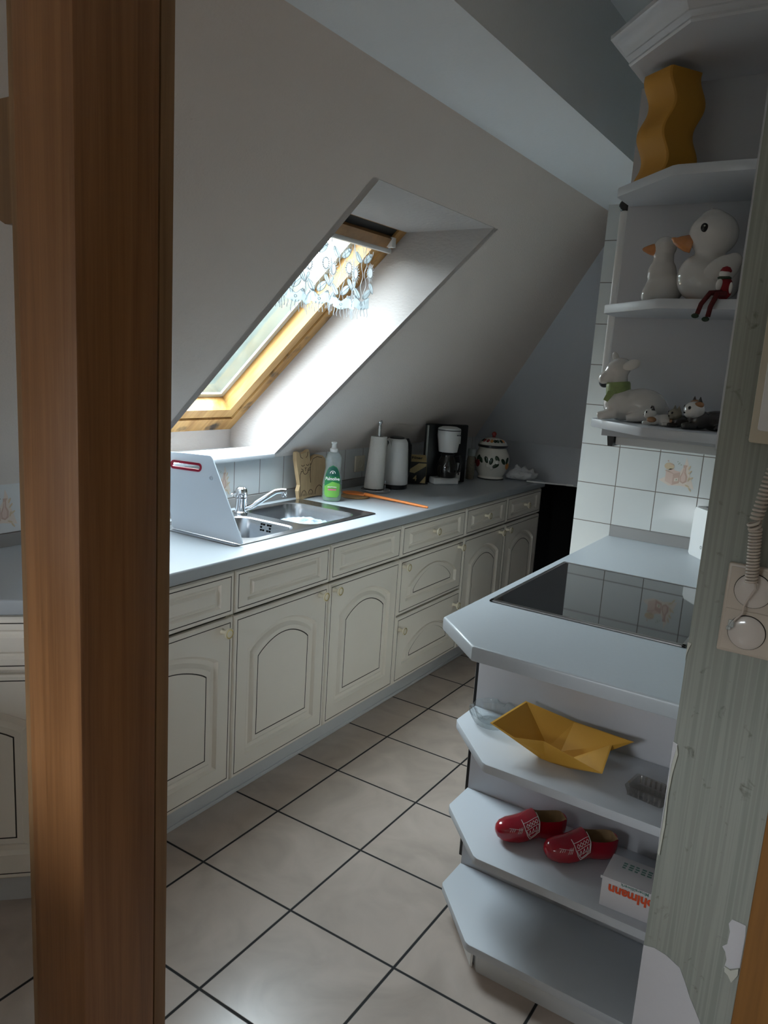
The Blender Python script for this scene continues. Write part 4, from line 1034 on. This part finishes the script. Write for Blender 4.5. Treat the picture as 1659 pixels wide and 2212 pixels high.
# tile pictures: coffee mill, jug and ears of corn
def motif(parent, P, flip=False):
    def sh(name, pts, m, lay):
        b = B(); q = [P(x, z, .0003 + .0003*lay) for x, z in pts]; d_ = P(0, 0, .0003) - P(0, 0, 0)
        b.prism(q, d_); return b.done(name, m, parent, smooth=0)
    grp = {'paleprint': B(), 'pinkprint': B(), 'brownprint': B(), 'yellowprint': B(), 'greenprint': B()}
    def add(m, pts, lay): 
        grp[m].prism([P(x, z, .0002 + .0002*lay) for x, z in pts], P(0, 0, .0002) - P(0, 0, 0))
    add('paleprint', [(-.066, -.028), (-.030, -.045), (.010, -.040), (.060, -.048), (.050, -.020), (.040, .005), (.030, .045), (.022, .065), (.018, .035), (.0, .0), (-.045, -.015)], 0)
    add('pinkprint', [(-.044, .006), (-.018, .014), (.006, .010), (.006, -.032), (-.018, -.042), (-.044, -.030)], 1)
    add('brownprint', [(-.018, .000), (.006, .008), (.006, -.032), (-.018, -.042)], 2); add('brownprint', [(-.048, .008), (-.018, -.001), (-.018, .003), (-.044, .012)], 2)
    add('paleprint', [(-.012, -.016), (.002, -.012), (.002, -.024), (-.012, -.028)], 3); add('greenprint', [(-.006, -.018), (-.002, -.017), (-.002, -.022), (-.006, -.023)], 4)
    add('yellowprint', [(-.034 + .018*math.cos(a), .026 + .013*math.sin(a)) for a in [2*PI*i/16 for i in range(16)]][::1], 2)
    add('pinkprint', [(-.036, .006), (-.014, .006), (-.016, .018), (-.032, .018)], 2)
    add('brownprint', [(-.034, .034), (-.020, .030), (-.018, .033), (-.032, .037)], 3); add('brownprint', [(-.040 + .0028*math.cos(a), .045 + .0028*math.sin(a)) for a in [2*PI*i/10 for i in range(10)]], 3)
    add('brownprint', [(.008, -.026), (.020, -.032), (.032, -.024), (.033, -.005), (.025, .010), (.025, .028), (.029, .036), (.014, .036), (.016, .024), (.014, .010), (.007, -.008)], 2)
    add('pinkprint', [(.012, -.022), (.020, -.026), (.026, -.020), (.026, -.004), (.020, .008), (.020, .026), (.017, .026), (.017, .008), (.011, -.008)], 3)
    for (x, z, a) in ((.036, .028, 1.2), (.040, .012, .9), (.046, -.010, .6), (.036, -.038, -.4), (.046, -.050, -.9), (.038, -.014, 1.3)):
        add('yellowprint', [(x + .009*math.cos(t)*math.cos(a) - .0028*math.sin(t)*math.sin(a), z + .009*math.cos(t)*math.sin(a) + .0028*math.sin(t)*math.cos(a)) for t in [2*PI*i/10 for i in range(10)]], 3)
    for (x, z) in ((-.010, .044), (-.003, .040), (.003, .034), (-.006, .036)): add('greenprint', [(x, z), (x+.006, z+.001), (x+.004, z+.004)], 3)
    for m, bb_ in grp.items(): bb_.done('tile_picture', m, parent, smooth=0)
motif(wb, lambda x, z, d: Vector((1.030 + x*1.05, .836 - d, 1.165 + z*1.05)))
wl_ = bpy.data.objects['wall_left']
for yc in (-.004, -.940): motif(wl_, lambda x, z, d, yc=yc: Vector((-.55 + d, yc + x, .998 + z)))

# ------------------------------------------------------------------ upper open shelves, hood, cornice
X2V = 1.4005
us = thing('wall_shelf_unit', 'white open corner wall shelf with three shelves and cornice', 'shelf', (1.10, -.40, 1.38))
X2 = X2V - 1.10
b = B(); b.box((-.004, -.0, -.003), (X2+.010, .016, .764), .001); b.done('back_panel', 'white', us, smooth=25)
b = B(); b.box((X2+.0005, -.285, .015), (X2+.011, -.0005, .761), .001); b.done('side_panel', 'white', us, smooth=25)
for zt in (1.915, 1.671, 1.421):
    b = B(); z = zt - 1.38
    P = [(-.0, -.0005), (-.0, -.098), (.004, -.106), (.148, -.252), (.160, -.258), (X2, -.258), (X2, -.0005)]
    b.prism([(x, y, z-.019) for x, y in P], (0, 0, .019), bev=.0015); b.done('shelf', 'whiteshelf', us, smooth=30)
# top board and cornice: the moulding follows the chamfer
zt = .762
def cor(e, z): return [(.012-e, -.0005, z), (.012-e, -.138-e*.42, z), (.163-e*.42, -.297-e, z), (XR-1.10-.045, -.297-e, z)]
b = B(); b.prism([(.012, -.0005, zt), (.012, -.138, zt), (.163, -.297, zt), (XR-1.145, -.297, zt), (XR-1.145, -.0005, zt)], (0, 0, .022)); b.done('top_board', 'white', us, smooth=0)
b = B(); b.loft([cor(e, zt+z) for e, z in ((-.014, -.001), (.003, -.001), (.006, .003), (.004, .008), (.009, .012), (.013, .015), (.013, .018), (.018, .026), (.026, .037), (.034, .043), (.040, .045), (.044, .049), (.044, .057), (.040, .060), (-.012, .060))], closed=False); b.done('cornice', 'white', us, smooth=28)

hd = thing('cooker_hood', 'white cooker hood cabinet with black visor behind the wall shelves', 'cooker hood', (1.094, -.382, 1.36))
b = B(); b.box((0, 0, .045), (XR-1.12, .62, .765), .001); b.done('hood_cabinet', 'white', hd, smooth=25)
b = B(); b.box((-.024, .002, .155), (-.002, .618, .535), .009, 3); b.done('hood_door', 'whiteplastic', hd)
for z in (.143, .545):
    b = B(); b.ell((-.014, .012, z), (.014, .010, .014)); b.done('hinge_cap', 'blackplastic', hd)
b = B(); b.box((.0295, .01, -.004), (XR-1.12, .61, .044), .002); b.done('hood_body', 'whiteplastic', hd)
b = B(); b.prism([(.008, -.001, .040), (.029, -.001, .040), (.026, -.001, -.008), (.015, -.001, -.008)], (0, .61, 0)); b.done('hood_visor', 'blackplastic', hd, smooth=0)

# --- vase
va = thing('wavy_vase', 'tall amber square vase with wavy sides on the top shelf', 'vase', (1.198, -.500, 1.9155))
b = B(); n = 30; lps = []
base = [Vector((.010, -.062)), Vector((.056, .009)), Vector((-.012, .057)), Vector((-.060, -.012))]
base = [Vector((p.x*.97, p.y*.97)) for p in base]
for k in range(n+1):
    z = .210*k/n; s = .0085*math.sin(2*PI*(z-.012)/.108) - .004*(1 - z/.21)
    lp_ = []
    for i in range(4):
        p, q = base[i], base[(i+1) % 4]
        for t in range(6):
            m_ = p + (q-p)*(.04 + .92*t/5); lp_.append((m_.x + s*.84, m_.y + s*.55, z))
    lps.append(lp_)
def shrink(l, k):
    mx_, my_ = sum(p[0] for p in l)/len(l), sum(p[1] for p in l)/len(l)
    return [(mx_ + (x-mx_)*k, my_ + (y-my_)*k, z) for x, y, z in l]
inner = [shrink(l, .90) for l in lps[:2:-1]]
b.loft(lps + inner, 0, True, True); b.done('vase_body', 'vase', va, smooth=45)

# --- porcelain figures
def blob(name, parts, m, parent, vox=.0035, sm=6, loc=None):
    b = B()
    for p in parts:
        if p[0] == 'e': b.ell(p[1], p[2], p[3] if len(p) > 3 else None)
        else: b.tube(p[1], p[2], 14)
    o = b.done(name, m, parent); return remesh(o, vox, sm)
RZm = lambda a, ax='Y': Matrix.Rotation(R(a), 3, ax)
# big duck: local +x right in the photo, faces left
dk = thing('duck_figurine', 'larger white porcelain duck with black eye on the middle shelf', 'figurine', (1.318, -.535, 1.6716), R(18), 'porcelain ducks')
blob('duck_body', [('e', (.002, 0, .042), (.060, .046, .042)), ('e', (-.022, 0, .052), (.040, .040, .046)), ('e', (.026, 0, .062), (.038, .036, .032), RZm(-25)), ('e', (-.006, 0, .092), (.026, .026, .026)), ('e', (-.002, 0, .136), (.0475, .043, .044)),
     ('e', (-.006, 0, .166), (.026, .024, .018)), ('e', (-.012, 0, .181), (.004, .004, .008)), ('e', (.052, 0, .074), (.016, .020, .016))], 'porcelain', dk)
blob('wing', [('e', (.016, -.036, .062), (.040, .012, .026), RZm(-38)), ('e', (.034, -.032, .078), (.022, .012, .018), RZm(-40))], 'porcelain', dk, .0022, 4)
b = B(); b.lathe([(.0175, 0), (.0165, .012), (.011, .026), (.005, .036), (.001, .039)], (-.040, 0, .116), 20, axis=(-1, 0, .16), sy=1.0); b.ell((-.072, 0, .1245), (.010, .007, .004), RZm(10)); o = b.done('beak', 'duckbeak', dk); remesh(o, .0016, 4)
b = B(); b.ell((-.025, -.0375, .142), (.0070, .003, .0086)); b.done('eye', 'eye', dk)
b = B(); b.ell((-.0255, -.0405, .1450), (.0016, .001, .0016)); b.done('eye_glint', 'paint_white', dk)
b = B(); b.ell((-.034, -.014, .004), (.018, .012, .004)); b.ell((-.034, .014, .004), (.018, .012, .004)); b.done('foot', 'duckbeak', dk)
# small duck
d2 = thing('duck_figurine', 'slender white porcelain duck at the left of the middle shelf', 'figurine', (1.221, -.505, 1.6716), R(20), 'porcelain ducks')
blob('duck_body', [('e', (.004, 0, .034), (.040, .034, .036)), ('e', (-.004, 0, .064), (.030, .027, .034)), ('e', (-.004, 0, .094), (.021, .020, .026)), ('e', (-.004, 0, .118), (.024, .022, .022)), ('e', (-.018, 0, .112), (.014, .014, .013)), ('e', (.036, 0, .042), (.018, .016, .020)),
     ('e', (-.022, 0, .020), (.020, .026, .024))], 'porcelain', d2, .003)
b = B(); b.lathe([(.0125, 0), (.0118, .008), (.008, .017), (.004, .025), (.001, .028)], (-.022, 0, .112), 20, axis=(-1, 0, .02)); o = b.done('beak', 'duckbeak', d2); remesh(o, .0013, 4)

# lamb
lb = thing('lamb_figurine', 'white porcelain lamb lying down with green scarf on the lowest wall shelf', 'figurine', (1.180, -.505, 1.4216), R(8))
blob('lamb_body', [('e', (.030, 0, .036), (.052, .040, .038)), ('e', (-.012, 0, .036), (.042, .036, .036)), ('c', [(-.022, 0, .055), (-.026, 0, .078), (-.028, 0, .098)], [.026, .021, .020]), ('e', (-.030, 0, .112), (.030, .024, .023), RZm(-32)), ('e', (-.052, 0, .095), (.022, .016, .014), RZm(-42)),
     ('c', [(-.02, -.022, .018), (-.048, -.024, .010), (-.060, -.024, .008)], [.014, .010, .009]), ('c', [(-.02, .016, .018), (-.048, .014, .010), (-.058, .014, .008)], [.013, .010, .009]),
     ('c', [(.045, -.030, .022), (.022, -.038, .012), (.004, -.040, .008)], [.018, .011, .008]), ('e', (.078, 0, .030), (.010, .010, .012))], 'porcelain', lb, .003, 5)
b = B(); b.ell((.000, -.020, .122), (.019, .004, .011), RZm(-22)); b.done('ear', 'porcelain', lb)
b = B(); b.ell((-.040, .014, .136), (.007, .004, .014), RZm(-20)); b.done('ear', 'porcelain', lb)
b = B(); b.lathe([(.0255, 0), (.0265, .004), (.0262, .022), (.0240, .026)], (-.0235, 0, .058), 28, axis=(-.12, 0, 1)); b.prism([(-.042, -.024, .064), (-.024, -.028, .064), (-.040, -.030, .040), (-.050, -.026, .044)], (0, -.003, 0)); b.done('scarf', 'green_scarf', lb)

# small cats
def cat_fig(label, loc, rot, sc, body, head, spots, ear):
    t = thing('cat_figurine', label, 'figurine', loc, rot, 'porcelain cats')
    q = lambda v: tuple(x*sc for x in v)
    blob('cat_body', [('e', q((.020, 0, .012)), q((.026, .014, .013))), ('e', q((-.004, 0, .012)), q((.016, .013, .012))), ('c', [q((-.012, -.006, .005)), q((-.030, -.008, .004))], [.005*sc, .004*sc]), ('c', [q((.042, .002, .008)), q((.030, -.014, .005)), q((.008, -.016, .004))], [.004*sc, .004*sc, .003*sc])], body, t, .0016*sc**.5, 3)
    o = blob('cat_head', [('e', q((-.014, -.002, .024)), q((.013, .012, .011))), ('e', q((-.021, -.005, .020)), q((.007, .007, .006)))], head, t, .0012*sc**.5, 3)
    for y in (-.008, .007):
        b = B(); b.lathe([(.0045*sc, 0), (.003*sc, .004*sc), (.0004, .010*sc)], q((-.011, y, .031)), 10); b.done('ear', ear, t)
    b = B(); b.ell(q((-.0235, -.0085, .0265)), q((.0022, .0018, .0024))); b.ell(q((-.0225, .0055, .0275)), q((.0020, .0018, .0024))); b.ell(q((-.0283, -.0058, .0205)), q((.0012, .0016, .0012))); b.done('eye', 'eye', t)
    if spots:
        b = B()
        for c, r in spots: b.ell(q(c), q(r))
        b.done('colour_patch', spots and spot_m, t)
    return t
spot_m = 'tan'
cat_fig('tiny white and tan porcelain cat lying beside the lamb', (1.258, -.560, 1.4216), R(25), 1.0, 'porcelain', 'porcelain', [((-.012, -.010, .012), (.010, .008, .006)), ((.030, -.008, .012), (.010, .008, .008))], 'darkfur')
cat_fig('tiny tabby porcelain kitten between the two other cats', (1.304, -.546, 1.4216), R(40), 1.1, 'darkfur', 'tabby', [], 'tabby')
cat_fig('larger calico porcelain cat with black ears at the shelf end', (1.350, -.562, 1.4216), R(38), 1.62, 'darkfur', 'porcelain', [((-.010, .004, .033), (.007, .007, .004)), ((-.012, -.009, .031), (.006, .005, .004))], 'darkfur')

# shelf-sitting elf
el = thing('santa_ornament', 'small red cloth santa with dangling plaid legs sitting on the shelf edge', 'ornament', (1.370, -.645, 1.6716), R(20))
el.scale = (1.15, 1.15, 1.15)
b = B(); b.ell((.001, .006, .018), (.013, .011, .019)); o = b.done('coat', 'elfred', el); 
b = B(); b.tube([(-.004, -.004, .010), (-.022, -.010, .008), (-.034, -.013, -.010), (-.038, -.013, -.026)], [.0045, .0045, .004, .004], 8); b.done('leg', 'elfplaid', el)
b = B(); b.tube([(.002, -.006, .008), (-.012, -.014, .006), (-.020, -.017, -.014), (-.022, -.017, -.030)], [.0045, .0045, .004, .004], 8); b.done('leg', 'elfplaid', el)
b = B(); b.ell((-.041, -.014, -.029), (.006, .004, .004)); b.ell((-.025, -.018, -.034), (.006, .004, .004)); b.done('boot', 'elfgreen', el)
b = B(); b.ell((-.002, .004, .040), (.0085, .008, .007)); b.ell((-.008, .000, .022), (.006, .004, .010)); b.ell((.009, -.004, .018), (.003, .003, .009)); b.done('beard', 'felt', el)
b = B(); b.ell((-.001, .005, .034), (.011, .009, .0035)); b.done('scarf', 'elfgreen', el)
b = B(); b.lathe([(.0085, 0), (.009, .002), (.006, .007), (.001, .009)], (0, .005, .0435), 16); b.done('hat', 'elfred', el)

# ------------------------------------------------------------------ on the right wall end
pl_ = thing('switch_plate', 'cream double wall plate with two round covers on the green wall', 'wall plate', (1.527, -.9003, 1.160))
b = B(); b.box((-.0415, -.011, -.0745), (.0415, 0, .0745), .003, 3); b.done('outer_frame', 'switch', pl_)
b = B()
for z0 in (-.0695, .0005): b.box((-.0365, -.0125, z0), (.0365, -.0112, z0+.069), .0005, 1)
b.done('inner_plate', 'switch', pl_, smooth=25)
for z0 in (-.035, .035):
    b = B(); b.lathe([(.0285, .0127), (.0285, .0135)], (0, 0, z0), 40, axis=(0, -1, 0), mi=1); b.lathe([(.0275, .0130), (.0275, .0155), (.024, .0180), (.012, .0192), (.001, .0195)], (0, 0, z0), 40, axis=(0, -1, 0)); b.done('round_cover', ['switchwhite', 'black'], pl_)
ph = thing('wall_phone_box', 'cream wall box with white cover at the right picture edge', 'wall box', (1.530, -.9003, 1.545))
b = B(); b.box((-.042, -.030, -.115), (.062, 0, .12), .004); b.done('backplate', 'phone', ph)
b = B(); b.box((-.030, -.045, -.095), (.062, -.0305, .115), .004); b.done('cover', 'phonewhite', ph)
cd = thing('coiled_phone_cord', 'coiled beige telephone cord hanging in front of the wall plate', 'cord', (1.52, -.928, 1.21))
def helix(a, bq, turns, r, w):
    a, bq = Vector(a), Vector(bq); t = (bq-a).normalized(); x = t.cross(Vector((0, 1, 0))).normalized(); y_ = t.cross(x); pts = []
    for i in range(turns*12+1):
        k = i/(turns*12); an = 2*PI*turns*k; pts.append(a + (bq-a)*k + r*(math.cos(an)*x + math.sin(an)*y_))
    return pts
b = B(); b.tube(helix((.016, 0, .215), (.006, 0, .165), 8, .0078, 0), .0023, 7)
b.tube(helix((.006, 0, .165), (-.004, 0, .100), 10, .0078, 0), .0023, 7)
b.tube(helix((-.006, -.006, .099), (-.002, -.002, .086), 2, .0086, 0), .0022, 7); b.tube(helix((-.002, 0, .086), (.004, 0, .0), 17, .0080, 0), .0023, 7); b.done('coil', 'cord', cd)
b = B(); b.tube([(.010, 0, .0), (.012, -.002, -.006), (.004, .0, -.024), (-.002, .002, -.040), (-.002, .004, -.052), (-.011, .004, -.064), (-.014, .004, -.069)], .0016, 8); b.done('plain_end', 'cord', cd)
b = B(); b.box((-.0205, .000, -.078), (-.012, .006, -.066), .001); b.box((-.0225, .001, -.083), (-.016, .005, -.077), .001); b.done('plug', 'clear', cd)

# ------------------------------------------------------------------ daylight
W = bpy.data.worlds.new('sky'); S.world = W; W.use_nodes = True
N, L = W.node_tree.nodes, W.node_tree.links
bg = N['Background']
tc = N.new('ShaderNodeTexCoord'); sx = N.new('ShaderNodeSeparateXYZ'); L.new(tc.outputs['Generated'], sx.inputs[0])
mr = N.new('ShaderNodeMapRange'); mr.inputs[1].default_value = -.25; mr.inputs[2].default_value = .75; L.new(sx.outputs[2], mr.inputs[0])
rp = N.new('ShaderNodeValToRGB'); E_ = rp.color_ramp.elements
E_[0].position = 0; E_[0].color = (.016, .020, .018, 1); E_[1].position = 1; E_[1].color = (.80, .90, 1, 1)
for p_, c_ in ((.18, (.0045, .0062, .0057)), (.27, (.0072, .0096, .0090)), (.34, (.017, .0205, .0205)), (.40, (.52, .56, .59)), (.55, (.72, .78, .84))):
    e = E_.new(p_); e.color = (*c_, 1)
L.new(mr.outputs[0], rp.inputs[0]); L.new(rp.outputs[0], bg.inputs[0]); bg.inputs[1].default_value = 8.8
def portal(name, loc, nrm, up, w, h):
    l = bpy.data.lights.new(name, 'AREA'); l.shape = 'RECTANGLE'; l.size = w; l.size_y = h; l.cycles.is_portal = True
    o = bpy.data.objects.new(name, l); COL.objects.link(o); n = Vector(nrm).normalized(); u = Vector(up).normalized(); x = u.cross(-n).normalized(); z = -n; y_ = z.cross(x)
    o.matrix_world = Matrix(((x.x, y_.x, z.x, loc[0]), (x.y, y_.y, z.y, loc[1]), (x.z, y_.z, z.z, loc[2]), (0, 0, 0, 1)))
portal('skylight_portal', RP((WY0+WY1)/2, (FV0+FV1)/2, .36), RP(0,0,0)-RP(0,0,1), RP(0,1,0)-RP(0,0,0), WY1-WY0+.1, FV1-FV0+.1)
portal('hall_window_portal', ((HW[0]+HW[1])/2, YS-.16, (HW[2]+HW[3])/2), (0, 1, 0), (0, 0, 1), HW[1]-HW[0]+.1, HW[3]-HW[2]+.1)

# ------------------------------------------------------------------ camera
cam = bpy.data.cameras.new('camera'); co = bpy.data.objects.new('camera', cam); COL.objects.link(co)
yaw, pit, rol = R(32.4274), R(11.0565), R(3.7005)
f_ = Vector((-math.sin(yaw)*math.cos(pit), math.cos(yaw)*math.cos(pit), -math.sin(pit))); r0 = Vector((math.cos(yaw), math.sin(yaw), 0)); u0 = r0.cross(f_)
r1 = math.cos(rol)*r0 + math.sin(rol)*u0; u1 = -math.sin(rol)*r0 + math.cos(rol)*u0
co.matrix_world = Matrix(((r1.x, u1.x, -f_.x, 1.6605), (r1.y, u1.y, -f_.y, -2.2368), (r1.z, u1.z, -f_.z, 1.5171), (0, 0, 0, 1)))
cam.sensor_fit = 'VERTICAL'; cam.sensor_height = 36; cam.lens = 1660.21 * 36 / 2212; cam.clip_start = .02
S.camera = co
S.view_settings.view_transform = 'Standard'; S.view_settings.look = 'None'; S.view_settings.gamma = 1; S.view_settings.use_curve_mapping = False
S.view_settings.exposure = 2.3
S.cycles.use_denoising = True
S.cycles.max_bounces = 10; S.cycles.diffuse_bounces = 7; S.cycles.transparent_max_bounces = 16; S.cycles.sample_clamp_indirect = 8
S.cycles.caustics_reflective = False; S.cycles.caustics_refractive = False
